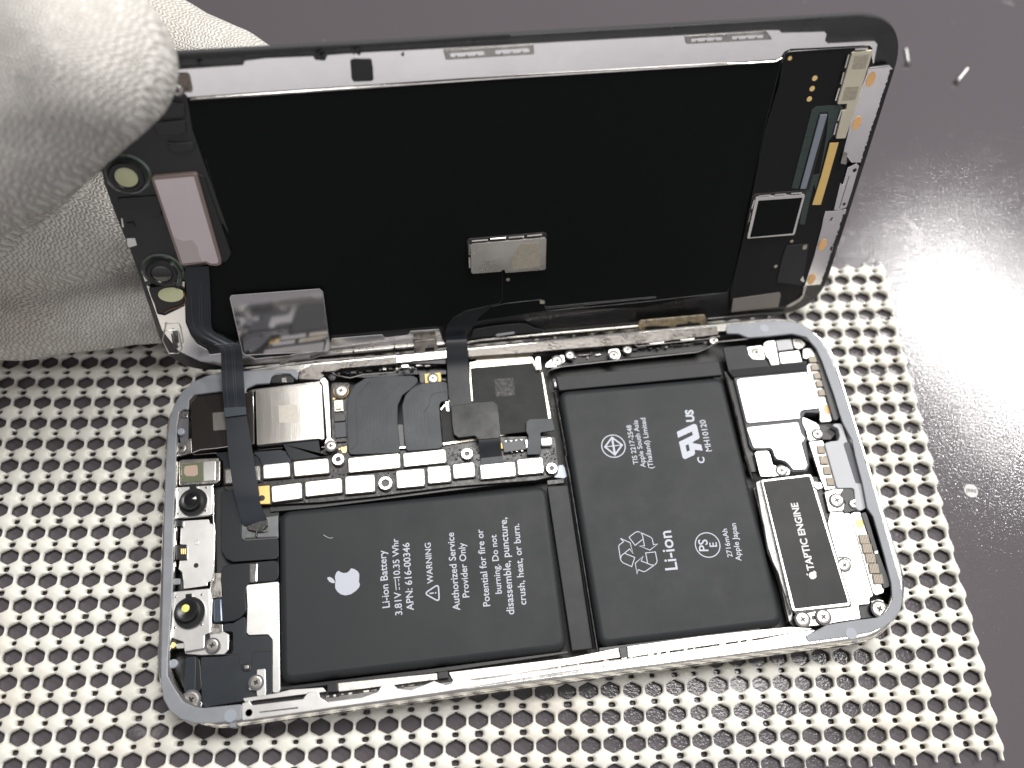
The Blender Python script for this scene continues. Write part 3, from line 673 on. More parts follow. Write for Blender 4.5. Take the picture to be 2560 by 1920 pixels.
def shield(r_, P, m=None):
    cx = sum(p[0] for p in P) / 4; cy = sum(p[1] for p in P) / 4
    big = [(cx + (p[0] - cx) * (1 + 26 / abs(p[0] - cx) * .5), cy + (p[1] - cy) * (1 + 22 / abs(p[1] - cy) * .5)) for p in P]
    o = slab('connector_cover', r_, P, -1.1, .35, m or m_plate, brd, r=.42, bev=.07)
    P3 = [onb(p, -1.4) for p in pl(r_, big)]
    bmj(o, solid(fillet(P3, .5), -1.42, .6, .08), m_pcb, 'b'); return o
shield('B', [(560, 1293), (860, 1258), (862, 1385), (565, 1415)], m_brush)
shield('B', [(890, 1252), (1115, 1230), (1122, 1352), (895, 1372)], m_plate)
s3 = shield('B', [(1155, 1225), (1450, 1197), (1460, 1320), (1165, 1350)], m_cream)
shield('C', [(245, 1195), (686, 1152), (692, 1275), (250, 1318)], m_cream)
shield('C', [(720, 1155), (1080, 1118), (1088, 1230), (728, 1268)])
s6 = shield('B', [(962, 1438), (1220, 1405), (1225, 1540), (970, 1575)])
shield('B', [(1255, 1400), (1565, 1366), (1572, 1490), (1260, 1525)], m_cream)
shield('C', [(220, 1355), (468, 1335), (471, 1480), (222, 1505)])
shield('C', [(660, 1305), (898, 1285), (901, 1430), (668, 1453)])
shield('C', [(930, 1275), (1120, 1258), (1128, 1393), (938, 1413)])
shield('C', [(1150, 1250), (1328, 1230), (1336, 1350), (1158, 1370)])
shield('C', [(1385, 1255), (1680, 1225), (1690, 1345), (1395, 1375)])
shield('C', [(1705, 1208), (1920, 1188), (1930, 1318), (1715, 1338)])
V, F = join([text_vf('821-01505-A', onb(px('B', 1198, 1268), -1.08), onb(px('B', 1425, 1248), -1.08), -1.08, .01), text_vf('NA 1731', onb(px('B', 1222, 1310), -1.08), onb(px('B', 1380, 1296), -1.08), -1.08, .01)])
bmj(s3, (V, F), m_brown, 'b')
def standoff(r_, c, r, hole):
    o = disc('threaded_standoff', r_, c, r, -.95, 1, m_plate, brd, prof=[(r, -1), (r, -.1), (r * .94, 0), (hole * 1.15, 0), (hole, -.1), (hole, -.5)], n=36, knurl=-.07)
    p = onb(px(r_, *c), -.95); bmj(o, solid(circ(p, hole * .98, 20), -1.3, .05, 0), m_black, 'b')
    bmj(o, lathe_vf((p[0], p[1], -.95), [(r * 1.1, -1.0), (r * 1.12, -.75), (r, -.7)], 24), m_pcb, 'b')
standoff('B', (1540, 1203), 1.28, .52); standoff('C', (565, 1408), 1.45, .78); standoff('C', (1270, 1155), 1.25, .5); standoff('C', (2003, 1280), 1.2, .5)
slab('gold_corner', 'B', [(840, 1437), (945, 1428), (952, 1588), (850, 1590)], -1.6, .4, m_gold2, brd, r=.2); disc('board_hole', 'B', (880, 1538), .62, -1.55, .1, m_black, brd)
disc('gold_ring', 'B', (1563, 614), 1.6, -1.35, .3, m_gold2, brd); screw('B', (1563, 608), 1.22, -.9)
slab('microphone_can', 'B', [(1502, 695), (1580, 688), (1585, 785), (1506, 792)], -1.6, .4, m_steelr, brd, r=.1); slab('microphone_can', 'B', [(1514, 705), (1562, 700), (1568, 765), (1518, 772)], -1.2, .5, m_creamp, brd, r=.35)
disc('sound_port', 'B', (1534, 742), .14, -1.17, .04, m_black, brd)
tinyl = [(1560, 1105), (1570, 1095), (1590, 1098), (1612, 1085), (1612, 1135), (1600, 1148), (1575, 1145)]
slab('gold_logo', 'B', tinyl, -1.9, .12, m_gold, brd, r=.25, bev=.02); slab('gold_logo', 'B', [(1540, 1108), (1556, 1106), (1560, 1120), (1545, 1120)], -1.9, .12, m_gold, brd, r=.2, bev=.02)
slab('test_point', 'B', [(1492, 675), (1512, 672), (1513, 684), (1493, 686)], -1.9, .1, m_gold, brd, r=.05, bev=.02); disc('test_point', 'B', (1138, 1205), .28, -1.8, .12, m_gold, brd)
slab('board_component', 'B', [(1500, 815), (1600, 808), (1605, 870), (1505, 880)], -1.6, .5, m_black, brd); slab('board_component', 'B', [(1505, 885), (1605, 878), (1612, 1010), (1512, 1020)], -1.5, .5, m_chip, brd, r=.1)
slab('board_component', 'B', [(1518, 1025), (1610, 1015), (1612, 1050), (1520, 1058)], -1.55, .4, m_pcb, brd, r=.1)
for k in range(70):                          # tiny board components and solder bits
    X0, Y0 = random.choice(((random.uniform(1100, 1210), random.uniform(1095, 1240)), (random.uniform(90, 235), random.uniform(1250, 1350)), (random.uniform(1340, 1370), random.uniform(1050, 1360)), (random.uniform(1925, 2035), random.uniform(1090, 1230)), (random.uniform(1600, 1900), random.uniform(1150, 1200)), (random.uniform(480, 650), random.uniform(1290, 1340))))
    s_ = random.uniform(5, 11); slab('board_component', 'C', [(X0, Y0), (X0 + s_ * 1.6, Y0), (X0 + s_ * 1.6, Y0 + s_), (X0, Y0 + s_)], -1.75 + random.random() * .15, .3, random.choice((m_pcb, m_black, m_greyd)), brd, r=.1)
# wide flexes
fx1 = slab('flex_cable', 'C', [(245, 1165), (232, 900), (232, 720), (250, 640), (300, 560), (390, 500), (600, 480), (800, 480), (845, 500), (845, 540), (790, 590), (710, 650), (670, 740), (668, 900), (690, 1120), (688, 1150)], -1.15, .35, m_flex, r=1.2, bev=.1)
wire('flex_trace', 'C', [(430, 525), (315, 665), (310, 720), (325, 1060), (290, 1108), (250, 1118)], -1.13, .045, m_flexl, fx1)
fx2 = slab('flex_cable', 'C', [(740, 1135), (722, 950), (708, 740), (735, 650), (790, 590), (880, 545), (1100, 528), (1110, 700), (1045, 706), (1030, 740), (1040, 900), (1060, 1110)], -1.05, .35, m_flex, r=1.0, bev=.1)
wire('flex_trace', 'C', [(895, 800), (945, 730), (955, 660), (1000, 630), (1100, 618)], -1.03, .045, m_flexl, fx2, sm=True)
slab('flex_cable', 'C', [(665, 900), (720, 900), (735, 1110), (690, 1120)], -2.2, .3, m_black, r=.2); slab('contact_clip', 'C', [(685, 1095), (738, 1090), (738, 1108), (687, 1112)], -1.3, .3, m_steel, r=.1)
for k in range(9):
    o_ = 28 * k
    wire('flex_trace', 'C', [(450 + o_ * 1.1, 525 + k * 2), (350 + o_ * .95, 640 + k * 6), (345 + o_, 720), (350 + o_, 900), (352 + o_ * .98, 1095 - k * 3)], -1.145, .022, m_flexl, fx1, sm=True)
for k in range(7):
    o_ = 30 * k
    wire('flex_trace', 'C', [(870 + o_ * .3, 590 + o_ * .15), (800 + o_ * .5, 640 + o_ * .4), (760 + o_ * .95, 760 + k * 6), (765 + o_ * .95, 920), (775 + o_ * .95, 1105 - k * 3)], -1.045, .022, m_flexl, fx2, sm=True)
# processor lid with cream frame
slab('processor_frame', 'C', [(1292, 362), (1345, 355), (1350, 335), (1800, 298), (1840, 325), (1850, 358), (1880, 350), (1880, 440), (1925, 450), (1998, 845), (1960, 880), (1560, 1005), (1060, 1085), (1040, 760), (1100, 700), (1290, 560)], -1.6, .6, m_cream, r=.25, bev=.12)
pr = slab('processor_lid', 'C', [(1300, 415), (1700, 380), (1842, 368), (1862, 430), (1915, 450), (1975, 850), (1800, 965), (1560, 990), (1330, 1020), (1060, 1055), (1045, 780), (1110, 700), (1320, 700)], -1.3, .4, m_lid, r=.3, bev=.08)
slab('etched_patch', 'C', [(1505, 512), (1670, 500), (1685, 650), (1522, 663)], -1.285, .02, m_codeb, pr, r=.05, bev=0)
slab('contact_clip', 'C', [(1855, 345), (1905, 340), (1912, 430), (1862, 440)], -.7, .8, m_plate, r=.2); slab('contact_clip', 'C', [(1078, 705), (1112, 700), (1120, 795), (1090, 785)], -1.1, .3, m_steelr, r=.2)
screw('D', (475 + 5, 640), .01, -3)
# chip with leads
ch = slab('audio_chip', 'C', [(1572, 1055), (1752, 1035), (1792, 1115), (1590, 1145)], -1.0, .8, m_chip, r=.1)
for k in range(4):
    x0 = 1592 + k * 45; slab('chip_lead', 'C', [(x0 + 2, 1042 - k * 4), (x0 + 20, 1040 - k * 4), (x0 + 22, 1052 - k * 4), (x0 + 4, 1054 - k * 4)], -.9, .3, m_plate, ch, r=.05)
    x0 = 1600 + k * 45; slab('chip_lead', 'C', [(x0, 1125 - k * 4), (x0 + 20, 1122 - k * 4), (x0 + 22, 1145 - k * 4), (x0 + 2, 1148 - k * 4)], -1.2, .3, m_plate, ch, r=.05)
slab('metal_clip', 'C', [(1772, 1035), (1795, 1030), (1800, 1100), (1782, 1105)], -1.1, .4, m_plate); slab('metal_clip', 'C', [(1558, 1060), (1572, 1058), (1580, 1110), (1564, 1115)], -1.1, .4, m_gold2)
slab('flex_cable', 'C', [(1785, 1165), (1800, 1000), (1780, 960), (1782, 880), (1810, 855), (2008, 848), (2028, 955), (1905, 972), (1908, 1160)], -.75, .25, m_flex, r=.4)
slab('steel_can', 'C', [(1903, 1015), (2000, 1005), (2008, 1070), (1990, 1088), (1908, 1090)], -.9, .8, m_plate, r=.4, bev=.3)
slab('flex_cable', 'C', [(1385, 1180), (1575, 1165), (1580, 1210), (1620, 1225), (1390, 1255)], -1.4, .2, m_flex, r=.3)

# ---------------- rear camera pair
c1_ = slab('camera_module', 'B', [(253, 670), (285, 642), (545, 612), (805, 622), (812, 1068), (500, 1105), (280, 1148), (268, 900)], -.75, 2.5, mat('black_mirror_steel', (.045, .040, .038), .22, .6, .03, 400, .1, 60), r=.5, bev=.15)
slab('etched_patch', 'B', [(455, 802), (590, 790), (600, 945), (462, 955)], -.735, .02, mat('etched_patch_dim', (.16, .15, .14), .5, .3), c1_, r=.05, bev=0)
wire('module_edge', 'B', [(806, 630), (812, 1068), (640, 1085), (500, 1105), (350, 1120), (285, 1145)], -.8, .12, m_steel, c1_)
wire('module_edge', 'B', [(270, 1140), (300, 1165), (480, 1150), (800, 1130), (1060, 1105)], -2, .16, m_steel)
slab('camera_trim', 'B', [(735, 632), (790, 600), (1380, 528), (1382, 545), (830, 600), (805, 625)], -.6, .5, m_steel, r=.1, bev=.05)
c2_ = slab('camera_module', 'B', [(822, 598), (1378, 542), (1400, 560), (1420, 1020), (1405, 1040), (1370, 1028), (832, 1085)], -.7, 2.5, m_brush, r=.35, bev=.15)
slab('etched_patch', 'B', [(1020, 738), (1185, 728), (1195, 880), (1030, 890)], -.685, .02, m_code2, c2_, r=.05, bev=0)
slab('flex_cable', 'B', [(1060, 1070), (1370, 1032), (1390, 1180), (1500, 1170), (1150, 1215), (1120, 1190)], -1.2, .4, m_flexd, r=.2)
slab('flex_cable', 'B', [(800, 1140), (1050, 1120), (1130, 1200), (1125, 1240), (880, 1260), (860, 1200)], -1.3, .3, m_flex, r=.3)
slab('flex_cable', 'B', [(470, 1150), (640, 1130), (850, 1180), (870, 1260), (560, 1290), (540, 1220)], -1.5, .3, m_flexd, r=.3)
slab('camera_clamp', 'B', [(1372, 512), (1420, 490), (1452, 530), (1462, 700), (1475, 1015), (1520, 1050), (1530, 1100), (1500, 1132), (1450, 1135), (1420, 1100), (1425, 1050), (1440, 1020), (1425, 800), (1405, 560)], -.35, .35, m_plate, r=.6, bev=.1)
screw('B', (1475, 1085), 1.02, 0); wire('camera_clamp_pin', 'B', [(1395, 1098), (1440, 1100)], -.4, .12, m_steel)
slab('corner_bracket', 'B', [(140, 1060), (210, 1060), (270, 1010), (275, 1150), (150, 1180)], -.9, .5, m_steelr, r=.4); screw('B', (185, 1105), .95, -.5, m=m_steelr)

# ---------------- left column: sensors and front camera pair
fm = slab('flood_module', 'B', [(160, 1222), (190, 1205), (500, 1190), (520, 1225), (518, 1385), (480, 1415), (165, 1432)], -1.0, 1.8, m_steelr, r=.4, bev=.15)
slab('sensor_window', 'B', [(180, 1245), (370, 1228), (375, 1395), (190, 1405)], -.9, .15, m_glassg, fm, r=.15); slab('sensor_pad', 'B', [(208, 1262), (322, 1250), (326, 1335), (300, 1350), (225, 1350), (205, 1325)], -.84, .08, m_pink, fm, r=.5)
slab('steel_flap', 'B', [(375, 1222), (480, 1215), (478, 1385), (375, 1395)], -.85, .25, m_plate, fm, r=.2)
def lens_stack(r_, c, rr, par, off=(0, 0), spot=None):
    disc('lens_barrel', r_, c, rr, .1, 1.6, m_lensr, par, prof=[(rr, -1.6), (rr, -.35), (rr * .95, -.2), (rr * .80, -.2)], n=40)
    c2x = (c[0] + off[0], c[1] + off[1]); r2 = rr * .74
    disc('lens_barrel', r_, c2x, r2, .9, 1.5, m_lensr, par, prof=[(r2, -1.2), (r2, -.15), (r2 * .94, -.02), (r2 * .62, -.02), (r2 * .45, -.22), (r2 * .05, -.24)], n=40)
    if spot: disc('lens_glass', r_, (c2x[0] + spot[0], c2x[1] + spot[1]), r2 * .34, .90, .2, m_yellb, par, prof=[(r2 * .34, -.2), (r2 * .34, -.02), (r2 * .2, .03), (.02, .05)])
    else: disc('lens_glass', r_, c2x, r2 * .62, .86, .2, m_lens, par, prof=[(r2 * .62, -.2), (r2 * .60, -.02), (r2 * .3, .06), (.02, .1)])
cm1 = slab('camera_bracket', 'G', [(205, 62), (522, 42), (520, 290), (500, 305), (195, 335), (195, 180)], -.9, .8, m_plate, r=.2, bev=.12)
slab('bracket_tab', 'G', [(322, 40), (385, 30), (385, 75), (325, 80)], -.1, .8, m_lensr, cm1, r=.1); slab('bracket_tab', 'G', [(315, 270), (368, 268), (368, 302), (318, 306)], -.4, .5, m_lensr, cm1, r=.1)
lens_stack('G', (350, 182), 2.75, cm1, (-22, -14))
for c in ((233, 85), (468, 66), (222, 290), (462, 266)): disc('rivet', 'G', c, .22, -.82, .1, m_steel, cm1, bev=.04)
slab('camera_cradle', 'G', [(250, 352), (490, 338), (500, 375), (538, 380), (530, 870), (480, 885), (478, 915), (275, 942), (262, 800), (228, 770), (240, 692), (300, 682), (300, 562), (242, 558)], -1.7, .6, m_plate, r=.25, bev=.1)
disc('cradle_hole', 'G', (381, 738), .5, -1.68, .05, m_black); disc('cradle_dimple', 'G', (384, 540), .48, -1.66, .06, m_plate)
for k in range(3): slab('gold_finger', 'G', [(248 + k * 15, 592), (260 + k * 15, 590), (260 + k * 15, 640), (248 + k * 15, 642)], -1.0, .3, m_gold, r=.05)
slab('gold_finger_seat', 'G', [(200, 560), (300, 562), (300, 685), (205, 690)], -1.2, .6, m_black, r=.1)
for (x, y) in ((200, 420), (195, 540), (190, 730)): slab('spring_contact', 'G', [(x - 14, y - 28), (x + 14, y - 30), (x + 18, y + 24), (x - 10, y + 30)], -1.2, .5, m_steelr, r=.3)
slab('rim_pad', 'G', [(190, 350), (262, 345), (262, 400), (195, 405)], -1.0, .6, m_black, r=.1)
slab('rim_pad', 'G', [(185, 850), (240, 850), (242, 900), (188, 905)], -1.0, .4, m_gask, r=.2)
wire('cradle_edge', 'G', [(528, 40), (535, 200), (532, 360), (545, 400), (535, 800), (505, 930), (515, 1100), (512, 1320)], -.9, .14, m_steel)
slab('camera_side_wall', 'G', [(500, 805), (602, 800), (600, 1015), (525, 1020), (520, 1240), (612, 1245), (612, 1400), (510, 1400)], -2.0, 1.0, m_steelr, r=.2)
cm2 = slab('camera_bracket', 'G', [(172, 965), (500, 935), (503, 1320), (455, 1340), (450, 1455), (280, 1485), (270, 1400), (155, 1358)], -.9, .8, m_plate, r=.25, bev=.12)
slab('bracket_tab', 'G', [(288, 985), (345, 980), (345, 1015), (290, 1018)], -.4, .5, m_lensr, cm2, r=.1); slab('bracket_tab', 'G', [(278, 1240), (335, 1240), (335, 1280), (280, 1283)], -.4, .5, m_lensr, cm2, r=.1)
lens_stack('G', (318, 1140), 2.85, cm2, (-26, -18), (-4, -14))
for c in ((205, 1010), (430, 990), (195, 1275), (427, 1248)): disc('rivet', 'G', c, .24, -.82, .1, m_steel, cm2, bev=.04)
slab('gold_finger_seat', 'H', [(125, 425), (210, 425), (215, 505), (125, 505)], -1.6, .6, m_black, r=.1); disc('gold_finger', 'H', (142, 478), .55, -1.2, .5, m_gold)
slab('steel_tab', 'H', [(168, 468), (225, 462), (228, 500), (170, 502)], -1.1, .4, m_plate, r=.15)
slab('camera_foot', 'H', [(345, 400), (465, 395), (490, 380), (532, 405), (530, 510), (500, 542), (340, 548), (230, 540), (220, 505), (350, 500)], -1.6, .8, m_plate, r=.4, bev=.12); screw('H', (415, 478), 1.15, -.8)
slab('dark_cutout', 'H', [(362, 405), (405, 400), (400, 430), (370, 470), (360, 470)], -1.4, .1, m_black, r=.4)

# ---------------- flexes left of the first battery
slab('dark_well', 'G', [(540, 60), (940, 50), (1095, 240), (1095, 900), (560, 900)], -3.2, .8, m_floor, r=.2)
slab('flex_cable', 'G', [(592, 90), (740, 80), (780, 330), (772, 400), (775, 505), (800, 522), (1092, 500), (1094, 682), (700, 708), (640, 680), (598, 610)], -1.7, .35, m_flexd, r=.8, bev=.1)
slab('cable_socket', 'G', [(775, 315), (985, 320), (1090, 305), (1092, 500), (800, 522), (775, 505)], -2.1, .5, mat('socket_grey', (.14, .145, .15), .3, .5, .1, 900, .2, 200), r=.1)
slab('socket_slot', 'G', [(805, 498), (1085, 486), (1088, 500), (805, 520)], -1.95, .1, m_black, r=.05, bev=.02); wire('socket_edge', 'G', [(808, 520), (1088, 502)], -1.8, .09, m_steel)
f3 = slab('flex_cable', 'G', [(640, 730), (835, 715), (1094, 690), (1095, 872), (815, 890), (805, 1000), (818, 1130), (760, 1195), (700, 1220), (530, 1235), (525, 1022), (608, 1015), (592, 860), (600, 770)], -1.45, .4, m_flexd, r=1.2, bev=.12)
slab('flex_bend', 'G', [(838, 718), (915, 712), (910, 882), (840, 888)], -1.35, .3, m_steel, f3, r=.3, bev=.28); slab('flex_bend', 'G', [(530, 1025), (600, 1020), (610, 1225), (530, 1232)], -1.3, .3, mat('glossy_slate', (.10, .12, .16), .15, .5), f3, r=.3, bev=.28)
slab('steel_tray', 'G', [(812, 905), (1096, 875), (1100, 1240), ('H', 885, 740), ('H', 885, 800), ('H', 832, 812), ('H', 832, 440), ('H', 800, 404), ('H', 668, 410), ('H', 652, 390), ('G', 822, 1100)], -1.7, 1.0, m_plate, r=.5, bev=.1)
slab('coil_board', 'H', [(495, 330), (560, 325), (645, 275), (650, 400), (668, 415), (800, 408), (828, 440), (832, 812), (620, 868), (365, 907), (343, 880), (335, 560), (480, 556), (545, 545), (560, 510), (558, 385), (495, 383)], -1.8, 1.0, m_flex, r=.4, bev=.08)
slab('coil_board_trace', 'H', [(400, 540), (600, 535), (612, 560), (615, 610), (690, 605), (692, 530), (720, 518), (828, 515), (830, 524), (722, 527), (700, 540), (698, 614), (606, 620), (603, 566), (595, 545), (400, 549)], -1.785, .03, m_black, r=.2, bev=.01)
slab('coil_board_chip', 'H', [(625, 610), (678, 605), (682, 655), (640, 660), (618, 645)], -1.6, .25, m_black, r=.3); slab('coil_board_chip', 'H', [(632, 618), (666, 614), (668, 640), (640, 645)], -1.5, .15, m_steelr, r=.15)
slab('steel_tab', 'H', [(722, 645), (782, 640), (788, 785), (785, 830), (725, 832), (720, 790), (668, 790), (668, 740), (690, 690), (724, 685)], -1.4, .5, m_plate, r=.3, bev=.1); screw('H', (718, 735), 1.15, -1.0)
rs = slab('flash_module', 'H', [(200, 600), (240, 560), (330, 560), (345, 800), (240, 820), (200, 720)], -1.8, 1, m_black, r=1.5)
slab('flash_strap', 'H', [(232, 560), (305, 555), (300, 795), (220, 800)], -1.3, .4, m_flex, rs, r=.3, bev=.12)
slab('corner_foot', 'H', [(225, 830), (300, 800), (345, 880), (340, 910), (260, 905)], -1.8, .8, m_plate, r=.4); screw('H', (268, 855), 1.45, -.6)

# ---------------- right end: haptic motor, speakers, port
te = slab('haptic_motor', 'F', [(588, 215), (800, 190), (1030, 162), (1052, 195), (1395, 1335), (1380, 1350), (885, 1402), (868, 1385)], -1.1, 3, m_plate, r=.35, bev=.08)
slab('motor_lid', 'F', [(604, 230), (1026, 180), (1375, 1322), (892, 1378)], -1.0, .2, m_mlid, te, r=.3, bev=.05)
texts('motor_lettering', [('TAPTIC ENGINE', 'F', (1068, 1028), (914, 420), .03, 1.05)], -.975, m_white, te)
ap = [(1040, 1040), (1028, 1050), (1024, 1068), (1028, 1090), (1040, 1105), (1058, 1110), (1078, 1100), (1090, 1084), (1086, 1070), (1090, 1055), (1080, 1042), (1068, 1046), (1054, 1044)]
ap = [(1026, 1052), (1018, 1068), (1020, 1090), (1035, 1108), (1056, 1112), (1078, 1102), (1090, 1085), (1084, 1072), (1086, 1052), (1076, 1038), (1062, 1032), (1054, 1044), (1040, 1046)]
V, F = join([flatpoly(fillet(bpx('F', ap, -.97), .15), -.97), flatpoly(fillet(bpx('F', [(992, 1062), (1006, 1060), (1016, 1074), (1002, 1078)], -.97), .1), -.97)]); link('fruit_logo', V, F, m_white, te)
slab('crumpled_foil', 'F', [(540, 238), (585, 215), (700, 640), (880, 1390), (862, 1480), (840, 1500), (760, 1150), (650, 830), (610, 630)], -2.0, 1.2, mat('dull_foil', (.25, .25, .25), .35, .6, 1.5, 300, .5, 250), r=.2)
wire('foil_edge', 'F', [(520, 290), (545, 380), (610, 630), (650, 880), (740, 1060), (765, 1150), (855, 1430)], -1.5, .16, m_steelr); wire('foil_edge', 'F', [(440, 0), (520, 240), (530, 300)], -1.5, .16, m_steelr)
wire('foil_edge', 'E', [(300, 725), (370, 980), (400, 1100), (470, 1420), (540, 1650)], -1.3, .2, m_steelr)
slab('dark_channel', 'E', [(270, 650), (350, 700), (560, 1440), (600, 1659), (520, 1659), (300, 740)], -2.4, 1, m_black, r=.3)
slab('black_shim', 'E', [(268, 440), (290, 425), (497, 405), (520, 500), (560, 545), (690, 542), (725, 602), (1095, 560), (1100, 600), (1090, 655), (362, 720), (322, 658)], -1.35, .5, m_tape, r=.3)
slab('black_shim', 'E', [(340, 650), (850, 600), (1100, 580), (1100, 655), (362, 722)], -1.25, .3, m_dboard, r=.2)
slab('bracket', 'E', [(500, 425), (655, 405), (685, 545), (630, 550), (560, 545), (520, 500), (510, 450)], -1.2, .4, m_plate, r=.5); screw('E', (598, 474), .9, -1.05)
slab('bracket', 'E', [(672, 385), (705, 365), (780, 358), (825, 595), (745, 605), (722, 545), (695, 520), (665, 430)], -1.1, .4, m_plate, r=.3)
slab('bracket', 'E', [(818, 480), (1018, 457), (1048, 570), (842, 590)], -1.1, .4, m_plate, r=.3); slab('bracket', 'E', [(790, 360), (940, 345), (965, 445), (812, 465)], -1.3, .4, mat('grey_shim', (.3, .3, .31), .3, .6, .3, 200), r=.2)
slab('bracket', 'E', [(950, 345), (1030, 340), (1085, 400), (1060, 430), (1010, 450), (975, 430)], -1.4, .4, m_steelr, r=.5)
slab('grounding_strip', 'E', [(1055, 450), (1090, 432), (1145, 435), (1175, 500), (1240, 620), (1290, 850), (1330, 1000), (1370, 1130), (1330, 1160), (1225, 1170), (1225, 1060), (1200, 1000), (1100, 660), (1095, 610), (1130, 570), (1110, 540), (1060, 540)], -1.35, .7, m_plate, r=.5, bev=.12)
def ribbed(r_, c, w2, h2, ang, z, par=None, nr=5):
    p = onb(px(r_, *c), z); vf = []
    u = np.array((math.cos(ang), math.sin(ang))); v = np.array((-u[1], u[0]))
    for k in range(nr):
        o = (k - (nr - 1) / 2) * w2 * 2 / nr; q = p[:2] + u * o; hw = w2 / nr * .8
        P = [q - u * hw - v * h2, q + u * hw - v * h2, q + u * hw + v * h2, q - u * hw + v * h2]
        vf.append(solid(P, z, .5, .08, 1))
    P = [p[:2] - u * w2 - v * h2 * .92, p[:2] + u * w2 - v * h2 * .92, p[:2] + u * w2 + v * h2 * .92, p[:2] - u * w2 + v * h2 * .92]
    vf.append(solid(P, z - .09, .6, .02, 1))
    V, F = join(vf); return link('spring_pad', V, F, m_pad, par or phone)
for c in ((1155, 545), (1178, 622), (1205, 705), (1230, 785), (1250, 872)): ribbed('E', c, .85, .72, -.05, -.75)
ellipse_d('glue_dot', 'E', (1300, 1040), .75, 1.05, -1.2, .12, m_orange, rot=.15, fr='b')
sp_z = -1.15
spk = slab('speaker', 'E', [(375, 725), (1095, 655), (1235, 1060), (1225, 1075), (1080, 1070), (1060, 1110), (1065, 1190), (1075, 1290), (1110, 1330), (1085, 1360), (1120, 1590), (1095, 1650), (950, 1659), (900, 1590), (860, 1560), (780, 1540), (740, 1440), (560, 1440), (530, 1390), (490, 1200)], -1.5, 2.5, m_greyd, r=.5)
slab('speaker_cover', 'E', [(403, 760), (415, 742), (440, 735), (1092, 672), (1212, 1030), (1060, 1045), (1030, 1062), (1025, 1085), (1030, 1130), (520, 1176), (500, 1160)], sp_z, .3, m_plate, spk, r=.4, bev=.08)
slab('speaker_cover', 'E', [(498, 1218), (1008, 1165), (1040, 1280), (1075, 1320), (1062, 1355), (1038, 1370), (1050, 1410), (1100, 1590), (1082, 1632), (960, 1636), (925, 1590), (880, 1550), (800, 1530), (778, 1500), (760, 1440), (735, 1420), (572, 1424)], sp_z, .3, m_plate, spk, r=.5, bev=.08)
slab('steel_cover', 'E', [(580, 1470), (600, 1452), (712, 1448), (735, 1490), (760, 1590), ('F', 722, 82), ('F', 735, 183), ('F', 582, 186), ('F', 565, 120)], -1.2, .3, m_plate, r=.4); 
slab('bracket', 'F', [(705, 95), (800, 85), (850, 130), (845, 170), (720, 180)], -1.1, .4, m_plate, r=.5); screw('F', (775, 127), 1.02, -.8)
slab('dark_channel', 'E', [(1205, 1175), (1340, 1155), (1420, 1180), (1420, 1240), (1330, 1340), (1250, 1340)], -2.2, .8, m_black)
slab('bracket', 'E', [(1050, 1110), (1190, 1175), (1215, 1200), (1235, 1310), (1220, 1340), (1110, 1350), (1090, 1260), (1055, 1180)], -1.25, .4, m_plate, r=.4); screw('E', (1202, 1280), 1.0, -.9)
pt = slab('charging_port', 'E', [(1268, 1375), (1330, 1355), (1405, 1348), (1420, 1300), (1405, 1230), (1345, 1200), (1370, 1180), (1440, 1178), (1495, 1350), (1560, 1560), (1580, 1659), ('F', 1500, 240), ('F', 1535, 470), ('F', 1475, 498), ('F', 1440, 470), ('F', 1425, 288), ('F', 1272, 292), ('F', 1190, 0)], -.7, 1.8, m_grey, r=.6, bev=.15)
slab('foam_strip', 'E', [(1455, 1380), (1480, 1362), (1512, 1370), ('F', 1500, 230), ('F', 1485, 248), ('F', 1440, 245), ('F', 1425, 200)], -.65, .12, m_greyd, pt, r=.4, bev=.04)
slab('grounding_strip', 'E', [(1115, 1360), (1250, 1345), (1275, 1400), ('F', 1275, 290), ('F', 1165, 310), ('F', 1120, 195)], -1.3, .6, m_plate, r=.2, bev=.1)
for c in (('E', (1238, 1435)), ('E', (1262, 1535)), ('F', (1158, 40)), ('F', (1185, 130)), ('F', (1215, 228))): ribbed(c[0], c[1], .75, .85, -.12, -.8)
slab('bracket', 'F', [(1160, 325), (1275, 290), (1340, 300), (1345, 370), (1332, 490), (1200, 502)], -1.2, .5, m_plate, r=.3); screw('F', (1272, 397), 1.28, -.8)
slab('black_tab', 'F', [(1300, 340), (1340, 290), (1420, 285), (1450, 420), (1445, 490), (1340, 520), (1325, 490), (1350, 420)], -1.0, .8, m_black, r=.4); screw('F', (1428, 428), .9, -.7, m=m_steelr)
slab('steel_clip', 'F', [(1058, 240), (1075, 228), (1130, 238), (1145, 290), (1100, 305), (1068, 280)], -.7, .8, m_plate, r=.25, bev=.12)
slab('dark_channel', 'F', [(1040, 180), (1160, 200), (1200, 500), (1205, 560), (1180, 600), (1090, 320)], -2.2, .6, m_black); wire('thin_wire', 'F', [(1085, 320), (1120, 430), (1170, 550), (1195, 575)], -1.4, .2, m_plate)
bs = slab('lower_speaker', 'F', [(1190, 605), (1212, 505), (1330, 500), (1392, 520), (1600, 1262), (1565, 1280), (1568, 1335), (1465, 1345), (1488, 1468), (1270, 1500), (1180, 1520), (950, 1542), (905, 1520), (888, 1440), (1140, 1385), (1395, 1362), (1400, 1340), (1300, 1010), (1240, 790)], -1.3, 1.5, m_plate, r=.4, bev=.1)
slab('dark_gap', 'F', [(1050, 190), (1062, 188), (1200, 640), (1290, 960), (1405, 1340), (1395, 1362), (890, 1420), (888, 1405), (1382, 1348)], -1.15, .3, m_black, r=.05, bev=.02)
slab('pressed_groove', 'F', [(1280, 908), (1350, 905), (1385, 920), (1412, 950), (1400, 955), (1375, 932), (1345, 920), (1282, 922)], -1.285, .03, m_greyd, bs, r=.1, bev=.01)
screw('F', (1340, 982), 1.15, -1.0)
